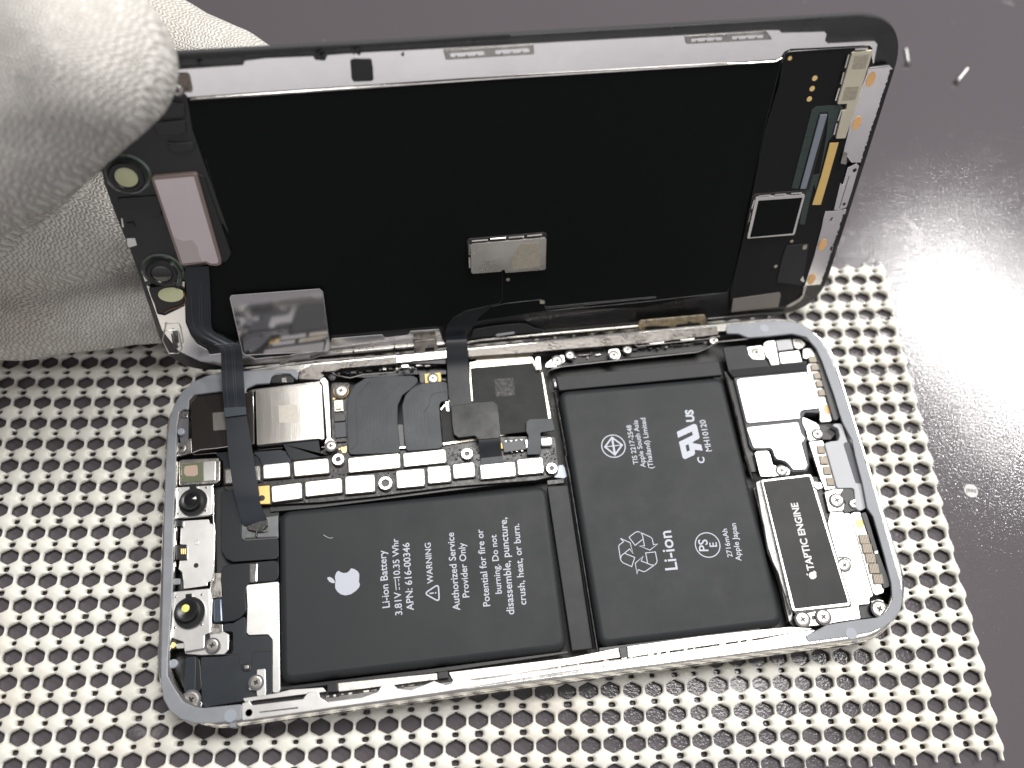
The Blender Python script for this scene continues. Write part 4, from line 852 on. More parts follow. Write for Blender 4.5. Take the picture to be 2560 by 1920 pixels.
for c in ((965, 1472), (1152, 1450)): screw('F', c, 1.3, -.7)
disc('bracket_hole', 'F', (1057, 1460), .58, -1.27, .05, m_steelr, bs, prof=[(.58, -.03), (.58, .1), (.4, .1), (.36, .0)]); disc('bracket_hole', 'F', (1057, 1460), .38, -1.2, .05, m_black, bs)
slab('grounding_strip', 'F', [(1392, 520), (1420, 506), (1480, 505), (1510, 560), (1700, 1180), (1692, 1235), (1622, 1258), (1595, 1230)], -.95, .9, m_plate, r=.5, bev=.1)
slab('orange_pad', 'F', [(1437, 577), (1500, 568), (1515, 632), (1490, 650), (1450, 645)], -.85, .15, m_gold2, r=.25)
for c in ((1520, 748), (1547, 832), (1577, 920), (1608, 1014), (1645, 1108)): ribbed('F', c, .95, .95, -.12, -.45, nr=6)
slab('inner_channel', 'F', [(1488, 515), (1535, 500), (1640, 850), (1755, 1150), (1740, 1180), (1690, 1200), (1600, 850)], -.6, .8, m_black, r=.4)
slab('inner_channel', 'E', [(1175, 440), (1230, 520), (1330, 800), (1420, 1100), (1400, 1145), (1360, 1150), (1250, 780)], -.6, .8, m_black, r=.4)
slab('steel_tab', 'F', [(1610, 855), (1640, 852), (1645, 880), (1615, 885)], -.45, .3, m_plate, r=.05)
slab('corner_block', 'F', [(1465, 1345), (1565, 1335), (1600, 1300), (1610, 1450), (1490, 1470)], -2.0, .8, m_black, r=.2)
slab('steel_tab', 'F', [(1575, 1310), (1640, 1292), (1690, 1300), (1720, 1390), (1690, 1440), (1640, 1452), (1610, 1430), (1600, 1345)], -1.4, .6, m_plate, r=.5, bev=.1); screw('F', (1658, 1378), 1.4, -.8)
slab('dark_well', 'F', [(840, 1500), (890, 1430), (930, 1545), (900, 1560)], -2, .5, m_black)

# ================================================================== SCREEN ASSEMBLY
def dpoly(P, h): return [ond(px(*p), h) for p in P]
oc = dpoly([('X', 168, 156), ('X', 2284, 37), ('X', 2046, 781), ('X', 428, 940)], 0)
oc[0][1] = oc[1][1] * .5 + oc[0][1] * .5; Pq = fillet(oc, 10.5, 12)
V, F = solid(Pq, -.35, .9, .2, 2); gl = link('screen_bezel', V, F, m_glassb, screen, 'd')
Pg = inset([np.array(p) for p in (Pq if area2(Pq) > 0 else Pq[::-1])], -.25); V, F = solid(Pg, -1.1, .8, .25, 2); link('cover_glass', V, F, m_glasse, screen, 'd')
# polished frame plate along the far long edge
dslab('frame_plate', 'N', [(60, 300), (110, 298), (545, 270), (555, 242), (700, 225), (930, 215), (1010, 212), (1020, 235), (1085, 240), (1100, 205), (1330, 188), (1640, 172), (1860, 160), ('J', 0, 95), ('J', 550, 60), ('J', 668, 60), ('J', 690, 85), ('J', 1115, 75), ('J', 1135, 100), ('J', 1120, 165), ('J', 1150, 190), ('J', 1540, 170), ('J', 1610, 168), ('J', 1638, 200), ('J', 1600, 395), ('J', 1570, 395), ('J', 1580, 240), ('J', 1560, 212), ('J', 1100, 236), ('J', 780, 250), ('J', 720, 275), ('J', 680, 335), ('J', 640, 350), ('J', 0, 395), (2212, 345), (200, 482), (150, 482)], .35, .7, m_strip, r=.25, bev=.1)
wire('frame_plate_lip', 'N', [(200, 494), (1200, 426), (2212, 358), ('J', 0, 405), ('J', 300, 388), ('J', 630, 370), ('J', 690, 340)], .3, .22, m_steel, fr='d')
dslab('foam_square', 'N', [(1252, 240), (1275, 232), (1392, 232), (1402, 290), (1406, 368), (1390, 378), (1275, 382), (1260, 360)], .55, .3, m_black, r=.3)
def slotplate(r_, P, n):
    o = dslab('clip_plate', r_, P, .8, .5, m_steelr, r=.15, bev=.08)
    (x0, y0), (x1, y1), (x2, y2), (x3, y3) = P
    for k in range(n):
        u0, u1 = (k + .12) / n, (k + .88) / n
        f = lambda u, v: (x0 + (x1 - x0) * u + (x3 - x0) * v, y0 + (y1 - y0) * u + (y3 - y0) * v)
        dslab('clip_slot', r_, [f(u0, .3), f(u1, .3), f(u1, .72), f(u0, .72)], .84, .06, m_strip, o, r=.25, bev=.02)
        for j in range(3):
            c = f(u0 + (u1 - u0) * (j + .6) / 3.4, .66); disc('clip_notch', r_, c, .14, .89, .05, m_black, o, 'd', bev=.01, n=8)
slotplate('N', [(1865, 178), (2460, 140), (2464, 200), (1882, 238)], 2)
slotplate('J', [(-262, 128), (550, 82), (600, 155), (-250, 200)], 2)
for (r_, x, y, s_) in (('N', 1288, 190, 26), ('N', 1045, 215, 30), ('N', 258, 270, 18), ('N', 1050, 185, 14), ('J', 1750, 425, 12), ('K', 1180, 425, 22), ('K', 1180, 715, 26), ('N', 1600, 205, 14)):
    for k in range(5):
        a = random.uniform(0, 6.3); q = random.uniform(.3, 1) * s_; cx, cy = x + math.cos(a) * q, y + math.sin(a) * q * .8
        dslab('adhesive_residue', r_, [(cx - s_ * .6, cy), (cx, cy - s_ * .5), (cx + s_ * .7, cy - s_ * .1), (cx + s_ * .2, cy + s_ * .5)], .6 + k * .03, .25, random.choice((m_black, m_glassb)), r=.2)
# ragged adhesive along the far edge
zz = [(100, 205), (100, 295)]; 
for k in range(60):
    x = 100 + k * 37; y = 205 - k * 2.37
for k in range(44):
    x0 = 100 + k * 50; y0 = 215 - k * 3.1 * 1.02
    dslab('adhesive_strip', 'N', [(x0, y0), (x0 + 56, y0 - 3.4), (x0 + 56, y0 + 22 + random.uniform(-6, 8)), (x0 + 28, y0 + 26 + random.uniform(-7, 8)), (x0, y0 + 24 + random.uniform(-6, 8))], -.15 + random.random() * .1, .3, m_black, r=.1)
# back foil of the display
foil = dslab('display_foil', 'A', [(1240, 700), (2212, 640), ('J', 0, 412), ('J', 700, 365), ('K', 405, 100), ('K', 195, 1120), ('K', 150, 1150), ('K', 0, 1168), ('D', 1400, 240), ('D', 560, 270), ('M', 975, 705), ('M', 180, 772), ('L', 1055, 1385), ('L', 820, 1290), ('L', 800, 700), ('L', 720, 0)], .25, .6, m_oled, r=.6, bev=.15)
# near strip, left part: polished plate
dslab('frame_plate', 'L', [(600, 945), (648, 945), (655, 1240), (690, 1330), (740, 1400), (810, 1440), (830, 1475), (905, 1465), (1060, 1415), (1100, 1425), (1130, 1490), (1160, 1505), ('B', 1440, 260), ('B', 1480, 160), ('B', 1920, 125), ('B', 1945, 155), ('B', 2140, 130), ('C', 770, 120), ('C', 780, 95), ('C', 1030, 78), ('C', 1060, 160), ('C', 1085, 220), ('C', 540, 240), ('C', 0, 320), ('B', 1300, 345), ('B', 1000, 375), ('B', 530, 400), ('B', 350, 360), ('B', 160, 270), ('L', 480, 1300), ('L', 380, 1010), ('L', 330, 870), ('L', 345, 850), ('L', 400, 1000), ('L', 450, 1180), ('L', 500, 1190), ('L', 645, 1120)], .1, .5, m_strip, r=.25, bev=.12)
wire('hinge_bar', 'C', [('B', 1300, 330), (0, 300), (280, 275), (640, 240), (1080, 205)], .3, .42, m_steelr, fr='d'); wire('hinge_bar', 'D', [('C', 1270, 195), (0, 520), (300, 492), (700, 455), (1380, 395)], .1, .3, m_steelr, fr='d')
wire('hinge_bar', 'O', [(930, 335), (1300, 300), (1600, 280)], .1, .2, m_glasse, fr='d')
for P in ([(('C'), 275, 285), ('C', 290, 268), ('C', 305, 285)], [('C', 622, 262), ('C', 645, 235), ('C', 665, 258)]): dslab('black_tip', 'C', P, .75, .3, m_black, r=.05)
# film, left
def film_h(p): return 1.7 - .75 * (767 - p[1]) / 140      # the film stands off the plate along its lower edge
fq = [(497, 643), (500, 638), (690, 624), (697, 630), (713, 752), (708, 758), (532, 767), (524, 762)]
ft = [ond(px('V', *p), film_h(p)) for p in fq]; nf = len(ft)
V = [tuple(p) for p in ft] + [(p[0], p[1], p[2] - .12) for p in ft]
fl = link('glossy_film', V, [tuple(range(nf)), tuple(range(nf, 2 * nf))[::-1]] + [(i, (i + 1) % nf, nf + (i + 1) % nf, nf + i) for i in range(nf)], m_film, screen, 'd', 20)
Vw, Fw = tube_vf([ond(px('V', *p), film_h(p)) for p in fq + fq[:1]], .09); link('film_edge', Vw, Fw, m_plate, fl, 'd')
dslab('film_tab', 'L', [(1022, 1385), (1060, 1365), (1068, 1395), (1030, 1400)], .8, .1, m_plate, fl, r=.15)
dslab('contact_clip', 'B', [(975, 320), (1135, 305), (1138, 325), (1095, 335), (1095, 375), (1070, 390), (1035, 380), (1032, 338), (980, 340)], .5, .3, m_steel, r=.25)
# thin outlines on the foil
for P in ([('M', 1372, 345), ('M', 1372, 520), ('M', 1350, 548), ('M', 1240, 575), ('M', 1120, 600), ('M', 1040, 645), ('M', 985, 710)],
          [('M', 975, 745), ('M', 1000, 690), ('M', 1050, 640), ('M', 1130, 608), ('M', 1400, 548), ('M', 1640, 522), ('M', 1665, 535), ('M', 1668, 580), ('M', 1690, 600), ('D', 900, 230)],
          [('D', 560, 235), ('D', 1520, 143), ('D', 1522, 152), ('D', 600, 245), ('D', 570, 255)], [('D', 600, 268), ('D', 1400, 190), ('K', 0, 1165), ('K', 140, 1150), ('K', 185, 1110), ('K', 300, 650), ('K', 410, 130), ('J', 500, 1100), ('J', 690, 340)]):
    wire('foil_outline', 'M', P, .27, .045, m_line, foil, fr='d')
dslab('foil_dot', 'M', [(1630, 525), (1662, 530), (1664, 552), (1632, 552)], .3, .04, m_code, foil, r=.2, bev=.01)
wire('foil_outline', 'L', [(795, 50), (880, 350), (960, 650), (980, 740)], .3, .035, m_line, foil, fr='d')
# lower right dark tapes on screen
dslab('near_tape', 'D', [(-60, 430), (120, 400), (330, 378), (400, 382), (480, 420), (580, 440), (300, 470), (0, 500), (-80, 510)], .4, .15, m_tape, r=.5)
dslab('near_tape_mark', 'D', [(133, 478), (150, 468), (290, 450), (302, 458), (295, 468), (145, 490)], .55, .08, m_grey, r=.2)
dslab('flex_board', 'J', [(700, 330), (720, 290), (760, 268), (1390, 232), (1560, 240), (1600, 420), (1480, 900), (1350, 1300), (1270, 1659), ('K', 1210, 330), ('K', 1110, 350), ('K', 1080, 480), ('K', 920, 1080), ('K', 900, 1180), ('K', 850, 1230), ('K', 720, 1290), ('K', 190, 1350), ('K', 180, 1150), ('K', 300, 650), ('K', 420, 60), ('J', 520, 1050), ('J', 660, 600)], .5, .3, m_dboard, r=.5, bev=.06)
wire('board_edge', 'J', [(690, 380), (720, 295), (760, 272), (1100, 250), (1540, 225)], .55, .1, m_glasse, fr='d')
for c, r_ in (((770, 340), .38), ((1015, 537), .50), ((990, 640), .50), ((962, 742), .50)): disc('gold_test_pad', 'J', c, r_, .56, .1, m_gold, fr='d', bev=.02)
cs = dslab('cream_shield_can', 'J', [(1385, 290), (1405, 278), (1585, 262), (1580, 300), (1420, 830), (1318, 1130), (1225, 1135), (1235, 1080), (1290, 860), (1325, 845), (1335, 790), (1240, 795), (1250, 740)], .95, .5, m_creamp, r=.2, bev=.08)
for P in ([(1408, 312), (1555, 300), (1515, 440), (1378, 448)], [(1320, 622), (1455, 618), (1415, 750), (1282, 758)]): dslab('etched_patch', 'J', P, .97, .03, m_code, cs, r=.05, bev=0)
for a, b in (((1350, 300), (1315, 430)), ((1300, 475), (1272, 590)), ((1258, 632), (1220, 755)), ((1280, 845), (1245, 950)), ((1232, 980), (1205, 1090)), ((1410, 252), (1535, 245))):
    wire('shield_tab', 'J', [a, b], .8, .18, m_plate, cs, fr='d')
sp_ = dslab('frame_plate', 'J', [(1545, 432), (1750, 402), (1782, 438), (1690, 760), (1600, 1060), (1500, 1290), (1480, 1370), (1380, 1370), (1300, 1260), (1400, 850), (1530, 500)], .75, .4, m_strip, r=.15, bev=.08)
wire('frame_plate_lip', 'J', [(1550, 432), (1745, 410)], .85, .22, m_steel, fr='d')
for r_, c in (('J', (1570, 548)), ('J', (1432, 980)), ('K', (1093, 683)), ('K', (985, 1022))): ellipse_d('glue_dot', r_, c, .85, 1.45, .82, .08, m_orange, rot=0)
gf = dslab('green_flex', 'J', [(985, 850), (1030, 815), (1270, 798), (1300, 830), (1200, 1100), (1150, 1150), (1020, 1659), ('K', 1010, 60), ('K', 915, 480), ('K', 865, 478), ('K', 880, 380), ('K', 960, 0), ('J', 1060, 1480), ('J', 1130, 1100), ('J', 1150, 880), ('J', 1060, 870), ('J', 855, 1630), ('J', 785, 1622)], .6, .15, m_green, r=.3, bev=.03)
dslab('flex_slot', 'J', [(1062, 868), (1150, 866), (1110, 1060), (960, 1640), (860, 1645)], .62, .1, m_black, r=.15, bev=.02)
dslab('display_driver_chip', 'J', [(1070, 900), (1140, 894), (930, 1628), (872, 1628)], .85, .3, m_bluebar, r=.1, bev=.06)
dslab('gold_bar', 'J', [(1165, 1178), (1252, 1170), ('K', 1150, 30), ('K', 1075, 285), ('K', 990, 287), ('J', 1080, 1500)], .75, .15, m_gold2, r=.08, bev=.04)
# square shield with black lid
sq = dslab('square_shield', 'K', [(432, 218), (445, 208), (915, 182), (920, 200), (818, 578), (800, 585), (350, 620), (348, 605)], 1.0, .6, m_plate, r=.2, bev=.1)
dslab('square_lid', 'K', [(460, 245), (893, 215), (798, 568), (375, 608)], 1.05, .12, m_oled, sq, r=.15, bev=.03)
dslab('shield_frame', 'K', [(398, 200), (420, 180), (930, 140), (925, 165), (900, 182), (440, 210), (360, 480), (340, 500), (350, 420)], .7, .4, m_pcb, sq, r=.2)
for a, b in (((460, 198), (575, 188)), ((620, 185), (730, 178)), ((780, 173), (885, 165)), ((418, 235), (392, 320)), ((380, 365), (360, 455))): wire('shield_tab', 'K', [a, b], .9, .16, m_plate, sq, fr='d')
# right edge brackets
dslab('side_rail', 'J', [(1340, 1420), (1430, 1375), (1455, 1400), (1380, 1659), ('K', 1330, 310), ('K', 1260, 335), ('K', 1205, 335), ('K', 1270, 60), ('J', 1290, 1600)], .7, .5, m_strip, r=.15, bev=.08)
wire('rail_groove', 'K', [(1355, 0), (1300, 180), (1258, 320)], .73, .05, m_black, fr='d'); disc('rail_hole', 'J', (1410, 1445), .42, .73, .04, m_black, fr='d', bev=.01); disc('rail_hole', 'K', (1305, 278), .34, .73, .04, m_black, fr='d', bev=.01)
dslab('side_bracket', 'K', [(1120, 350), (1205, 345), (1330, 330), (1300, 430), (1235, 700), (1160, 900), (1090, 1070), (915, 1085), (1010, 790), (1085, 500), (1100, 420)], .65, .4, m_strip, r=.2, bev=.08)
dslab('contact_clip', 'J', [(1270, 1380), (1300, 1260), (1340, 1280), (1330, 1390)], 1.0, .3, m_steelr, r=.2)
for k in range(22):
    y = 640 + k * 20; 
for k in range(38):                          # ragged glue beside the bracket
    u = k / 37; x0 = 1775 - u * 300; y0 = 450 + u * 930; wob = random.uniform(-8, 8)
    dslab('adhesive_strip', 'J', [(x0 - 12 + wob, y0), (x0 + 22, y0 - 4), (x0 + 12, y0 + 30), (x0 - 20 + random.uniform(-8, 8), y0 + 28)], .8, .7, m_black, r=.05)
for k in range(34):
    u = k / 33; x0 = 1310 - u * 215; y0 = 380 + u * 680; wob = random.uniform(-9, 9)
    dslab('adhesive_strip', 'K', [(x0 - 14 + wob, y0), (x0 + 22, y0 - 4), (x0 + 14, y0 + 26), (x0 - 20 + random.uniform(-9, 9), y0 + 24)], .72, .6, m_black, r=.05)
dslab('corner_plate', 'J', [(1130, 190), (1540, 196), (1545, 215), (1120, 230)], .2, .3, m_dboard, r=.1)
dslab('small_board', 'K', [(735, 690), (960, 672), (945, 760), (890, 1080), (640, 1050), (690, 820)], .7, .25, m_tape, r=.3, bev=.04)
dslab('gold_mark', 'K', [(900, 690), (940, 680), (935, 722), (895, 728)], .76, .05, m_code, r=.3, bev=.01); disc('gold_mark', 'K', (788, 645), .36, .56, .05, m_code, fr='d', bev=.01); disc('gold_mark', 'K', (630, 893), .4, .56, .05, m_code, fr='d', bev=.01)
dslab('solder_mark', 'K', [(870, 1030), (900, 985), (915, 1040), (905, 1052)], .9, .1, m_plate, r=.05)
dslab('grey_tape', 'K', [(210, 1215), (665, 1150), (680, 1170), (655, 1295), (190, 1345)], .75, .12, mat('taupe_tape', (.20, .18, .165), .45), r=.08, bev=.02)
dslab('corner_clip', 'K', [(905, 1090), (940, 1085), (905, 1200), (880, 1230), (780, 1290), (740, 1300), (735, 1285), (850, 1220), (890, 1180)], .8, .3, m_steelr, r=.2)
# hinge hooks
hk = dslab('hinge_hook', 'C', [(808, 185), (1005, 165), (1015, 225), (1020, 270), (985, 300), (825, 312), (812, 280)], 1.6, .3, m_steelr, r=.4, bev=.1)
dslab('hook_slot', 'C', [(903, 252), (920, 240), (985, 235), (992, 260), (970, 272), (912, 278)], 1.63, .04, m_black, hk, r=.4, bev=.01)
hk2 = dslab('hinge_hook', 'O', [(328, 378), (350, 352), (905, 302), (942, 395), (935, 410), (370, 470), (345, 450)], 1.5, .3, mat('speckled_brass_steel', (.50, .44, .34), .35, .9, .6, 900, .35, 700), r=.3, bev=.1)
for P in ([(390, 410), (410, 400), (600, 398), (605, 412), (590, 424), (410, 438), (388, 430)], [(655, 395), (670, 385), (862, 368), (870, 382), (855, 398), (672, 415), (657, 408)]): dslab('hook_slot', 'O', P, 1.53, .04, m_black, hk2, r=.3, bev=.01)
for k in range(14): disc('hook_speck', 'O', (400 + (k % 7) * 72, 372 - (k % 7) * 6 + (k // 7) * -22), .13, 1.53, .03, m_black, hk2, 'd', bev=.01, n=8)
# centre connector shield
cs2 = dslab('centre_shield', 'M', [(1150, 150), (1160, 138), (1665, 95), (1677, 105), (1672, 310), (1660, 318), (1392, 340), (1386, 318), (1368, 318), (1366, 330), (1165, 345), (1155, 335)], 1.0, .6, mat('dull_nickel', (.66, .64, .58), .30, 1, .12, 900, .15, 120), r=.15, bev=.08)
dslab('etched_patch', 'M', [(1440, 225), (1470, 175), (1500, 140), (1635, 130), (1635, 298), (1440, 313)], 1.02, .03, m_code, cs2, r=.1, bev=0)
dslab('shield_frame', 'M', [(1125, 118), (1140, 105), (1660, 60), (1680, 70), (1677, 100), (1155, 145), (1155, 310), (1140, 300)], .6, .4, m_pcb, cs2, r=.2)
for a, b in (((1160, 118), (1270, 108)), ((1288, 104), (1395, 95)), ((1415, 93), (1520, 84)), ((1542, 82), (1645, 72)), ((1143, 140), (1143, 210)), ((1143, 230), (1146, 300))): wire('shield_tab', 'M', [a, b], .85, .2, m_plate, cs2, fr='d')
disc('brass_dot', 'M', (1410, 385), .38, .32, .08, m_code, fr='d', bev=.02)
# sensor strip on the left
sb = dslab('sensor_bracket', 'A', [(1130, 660), (1290, 650), (1330, 900), (1400, 1100), (1600, 1659), ('L', 900, 480), ('L', 985, 745), ('L', 950, 800), ('L', 620, 850), ('L', 600, 950), ('L', 350, 870), ('L', 240, 700), ('L', 130, 430), ('L', 60, 230), ('A', 700, 1180), ('A', 820, 1060), ('A', 1000, 850)], .5, .6, m_sens, r=.5, bev=.1)
for P in ([(1075, 720), (1130, 690), (1270, 720), (1285, 800), (1260, 815), (1110, 820)], [(1045, 850), (1280, 830), (1290, 920), (1250, 938), (1090, 942)], [(1150, 980), (1180, 990), (1330, 985), (1350, 1030), (1320, 1050), (1190, 1055)]):
    dslab('sensor_cover', 'A', P, .95, .45, m_sens, sb, r=.3, bev=.2)
dslab('corner_tab', 'A', [(1175, 520), (1295, 518), (1310, 540), (1330, 640), (1180, 640)], .9, .3, mat('speckled_bronze', (.20, .17, .14), .4, .7, .5, 900, .6, 900), r=.3); screw('A', (1225, 628), .95, 1.35, fr='d')
sl = dslab('ear_speaker', 'L', [(400, 195), (420, 178), (715, 155), (738, 165), (915, 790), (912, 820), (880, 832), (830, 828), (795, 810), (640, 830), (612, 818), (600, 790)], 1.25, .9, m_bronze, r=.3, bev=.15)
dslab('speaker_lid', 'L', [(424, 205), (712, 180), (890, 790), (885, 812), (835, 812), (800, 795), (630, 812)], 1.3, .12, m_lilac, sl, r=.2, bev=.03)
dslab('lid_stain', 'L', [(560, 610), (600, 635), (640, 648), (700, 640), (740, 690), (748, 740), (772, 798), (632, 810), (600, 720)], 1.31, .02, m_stain, sl, r=.4, bev=0)
dslab('speaker_surround', 'L', [(740, 160), (790, 180), (985, 740), (960, 790), (915, 800)], .8, .6, m_black, r=.4, bev=.2)
for P in ([(150, 340), (270, 330), (440, 320), (470, 380), (480, 470), (420, 480), (380, 420), (200, 430)],): dslab('sensor_cover', 'L', P, .8, .3, m_black, sb, r=.4, bev=.15)
dslab('sensor_cover', 'L', [(215, 520), (275, 515), (285, 550), (225, 555)], .8, .2, m_black, sb, r=.3)
dslab('white_tab', 'L', [(222, 628), (285, 628), (300, 680), (240, 698), (225, 670)], .7, .2, m_plate, sb, r=.1); dslab('white_tab', 'L', [(180, 480), (195, 490), (205, 550), (188, 550)], .7, .2, m_plate, sb, r=.1); dslab('white_tab', 'L', [(125, 450), (135, 455), (160, 530), (150, 530)], .6, .2, m_plate, sb, r=.1)
def lensd(c, rr, spot, mz, gel=True):
    p = ond(px('L', *c), 1.0)
    V, F = lathe_vf((p[0], p[1], 0), [(rr * 1.3, .3), (rr * 1.33, .6), (rr * 1.2, .8), (rr * 1.05, .7)], 30); g = link('gel_ring', V, F, m_resid, screen, 'd')
    V, F = lathe_vf((p[0], p[1], 0), [(rr, .3), (rr * 1.02, 1.5), (rr * .9, 1.8), (rr * .7, 1.8), (rr * .64, 1.55)], 36); l = link('lens_barrel', V, F, m_lensr, screen, 'd')
    V, F = lathe_vf((p[0], p[1], 0), [(rr * .62, 1.5), (rr * .62, 1.62), (rr * .4, 1.7), (.03, 1.72)], 30); link('lens_glass', V, F, mz, l, 'd')
lensd((225, 172), 3.0, None, m_yell); lensd((482, 872), 2.9, None, m_lens)
dslab('sensor_mount', 'L', [(380, 990), (600, 960), (650, 1060), (640, 1110), (560, 1145), (500, 1175), (450, 1160), (400, 1060)], .9, .6, m_black, sb, r=.8, bev=.2)
ellipse_d('yellow_sensor', 'L', (545, 1040), 2.35, 1.75, 1.1, .3, m_yell); wire('copper_rim', 'L', [(640, 1020), (652, 1080), (620, 1120), (540, 1145), (500, 1170)], 1.0, .16, mat('copper', (.45, .25, .15), .35, 1), fr='d', sm=True)
wire('gel_blob', 'L', [(545, 800), (570, 850), (600, 900), (605, 960)], 1.0, .7, m_resid, fr='d', sm=True); wire('gel_blob', 'L', [(370, 960), (400, 930), (380, 860)], 1.0, .5, m_resid, fr='d', sm=True)
# loose clear clip at lower left corner
wire('clear_clip', 'L', [(490, 1300), (590, 1295), (605, 1320), (625, 1430), (600, 1465), (530, 1465), (485, 1370), (500, 1290)], 1.2, .14, m_plate, fr='d')
for k in range(3): dslab('clip_slot', 'L', [(545 + k * 15, 1325 + k * 8), (556 + k * 15, 1322 + k * 8), (575 + k * 12, 1430), (563 + k * 12, 1432)], 1.0, .1, m_mark, r=.1)

# ---------------- ribbon cables bridging screen and housing
def dpt(r_, x, y, h): return d2w(ond(px(r_, x, y), h))
def bpt(r_, x, y, z): return onb(px(r_, x, y), z)
rows = [(dpt('L', 655, 835, .6), dpt('L', 820, 832, .6)), (dpt('L', 655, 940, .7), dpt('L', 828, 945, .7)), (dpt('L', 660, 1100, .8), dpt('L', 836, 1110, .8)), (dpt('L', 672, 1240, 1.0), dpt('L', 846, 1290, 1.0)),
        (dpt('L', 730, 1330, 1.6), dpt('L', 930, 1345, 1.6)), (dpt('L', 850, 1395, 2.4), dpt('L', 1020, 1392, 2.2)), (dpt('L', 903, 1440, 3.2), dpt('L', 1056, 1415, 3.0)),
        (bpt('B', 530, 400, 3.8), bpt('B', 716, 400, 3.8)), (bpt('B', 538, 600, 2.8), bpt('B', 728, 590, 2.8)), (bpt('B', 550, 720, 1.6), bpt('B', 738, 700, 1.6)), (bpt('B', 565, 840, .9), bpt('B', 746, 815, .9)), (bpt('B', 590, 1150, .2), bpt('B', 790, 1080, .2)),
        (bpt('B', 632, 1450, -.1), bpt('B', 850, 1450, -.1)), (bpt('G', 735, 210, -.6), bpt('G', 935, 200, -.6)), (bpt('G', 778, 370, -1.4), bpt('G', 990, 335, -1.4)), (bpt('G', 830, 400, -2.0), bpt('G', 985, 390, -2.0))]
rb = ribbon('ribbon_cable', rows, .18, m_flex, screen, 6)
def inner_lines(rows, fr_, name, par, m, lift=.05, sub=6, w=.05):
    for f in fr_:
        P = smoothline([r[0] * (1 - f) + r[1] * f for r in rows], sub); Q = []
        for i, p in enumerate(P): v = CAM - p; Q.append(p + v / np.linalg.norm(v) * lift)
        V, F = tube_vf(Q, w, 4); link(name, V, F, m, par, 'b', 60)
inner_lines(rows[1:11], (.2, .52, .62), 'cable_trace', rb, m_flexl)
V, F = join([solid([bpt('B', 550, 758, 1.35)[:2], bpt('B', 738, 748, 1.35)[:2], bpt('B', 746, 815, 1.35)[:2], bpt('B', 563, 838, 1.35)[:2]], 1.35, .12, .03, 1)]); link('cable_stiffener', V, F, mat('slate_stiffener', (.050, .060, .072), .3), rb, 'b')
gp = [('G', 810, 400), ('G', 860, 380), ('G', 1000, 330), ('G', 1000, 390), ('G', 940, 450), ('G', 880, 440), ('G', 830, 430)]
slab('torn_connector', 'G', gp, -1.5, .6, m_pcb, r=.5); wire('torn_strand', 'G', [(905, 440), (900, 490)], -1.6, .2, m_black); wire('solder_bits', 'G', [(925, 425), (960, 440), (995, 425)], -1.4, .14, m_steelr)
rows2 = [(dpt('M', 1130, 600, .32), dpt('M', 1300, 570, .32)), (dpt('M', 1040, 660, .35), dpt('M', 1220, 640, .35)), (dpt('M', 985, 730, .5), dpt('M', 1150, 720, .5)), (dpt('M', 976, 800, 1.2), dpt('M', 1122, 780, 1.2)), (bpt('C', 1088, 170, 2.6), bpt('C', 1268, 160, 2.6)), (bpt('C', 1092, 290, 1.6), bpt('C', 1280, 280, 1.6)),
         (bpt('C', 1098, 400, .5), bpt('C', 1285, 390, .5)), (bpt('C', 1108, 560, .0), bpt('C', 1298, 555, .0)), (bpt('C', 1122, 720, -.2), bpt('C', 1312, 712, -.2)), (bpt('C', 1135, 800, -.3), bpt('C', 1330, 800, -.3))]
rb2 = ribbon('ribbon_cable', rows2, .18, m_flexd, screen, 5)
P = [bpt('C', *p, -.1) for p in ((1130, 740), (1300, 718), (1330, 710), (1500, 698), (1535, 730), (1562, 1020), (1360, 1035), (1345, 1000), (1200, 1018), (1155, 990), (1140, 900))]
V, F = solid(fillet(P, .7), -.1, .5, .12); link('cable_connector', V, F, mat('connector_black', (.010, .011, .012), .40, 0, .3, 150, .3, 100, spec=.3), rb2, 'b')
rows3 = [(bpt('C', 1365, 1005, -.15), bpt('C', 1560, 1000, -.15)), (bpt('C', 1372, 1060, -.35), bpt('C', 1562, 1045, -.35)), (bpt('C', 1380, 1140, -1.0), bpt('C', 1568, 1125, -1.0)), (bpt('C', 1386, 1195, -1.4), bpt('C', 1575, 1175, -1.4))]
ribbon('cable_tail', rows3, .18, m_flexd, rb2, 4)

# ================================================================== loose bits on the bench
def loose_screw(a, b, label, head=.75):
    root = bpy.data.objects.new('loose_screw', None); col.objects.link(root)
    A, Bq = onb(px('P', *a), -8.5), onb(px('P', *b), -8.5); root.location = Vector((A[0], A[1], -9)) * S; root.empty_display_size = .002
    tag(root, label, 'screw', 'loose screws on the bench'); base = np.array((A[0], A[1], -9.0))
    d = (Bq - A) / np.linalg.norm(Bq - A); L = np.linalg.norm(Bq - A); P = []; R = []
    for k in range(25): P.append(A + d * L * k / 24 - base); R.append(.36 + (.06 if k % 2 else -.05))
    V, F = tube_vf(P, R, 10); s_ = link('shank', V, F, m_plate, None, 'w'); s_.parent = root
    P = [A - d * .9 - base, A - d * .75 - base, A - d * .05 - base, A - base]; V, F = tube_vf(P, [.45, .75, .75, .4], 14); h = link('screw_head', V, F, m_steelr, None, 'w'); h.parent = root
loose_screw((1228, 520), (1212, 405), 'tiny silver screw on the table close beside the screen corner')
loose_screw((1640, 672), (1722, 568), 'tiny silver screw with dark head lying alone on the bare table')
c = onb((2427.7, 1227), -8.88); root = bpy.data.objects.new('round_sticker', None); col.objects.link(root); root.location = Vector((c[0], c[1], -9)) * S; root.empty_display_size = .002
tag(root, 'small round silver sticker with dark print on the table right of the mat', 'sticker')
V, F = solid(circ((0, 0), 1.5, 30), .12, .11, .03, 1); o = link('sticker_disc', V, F, mat('silver_sticker', (.52, .51, .50), .6, 0), None); o.parent = root
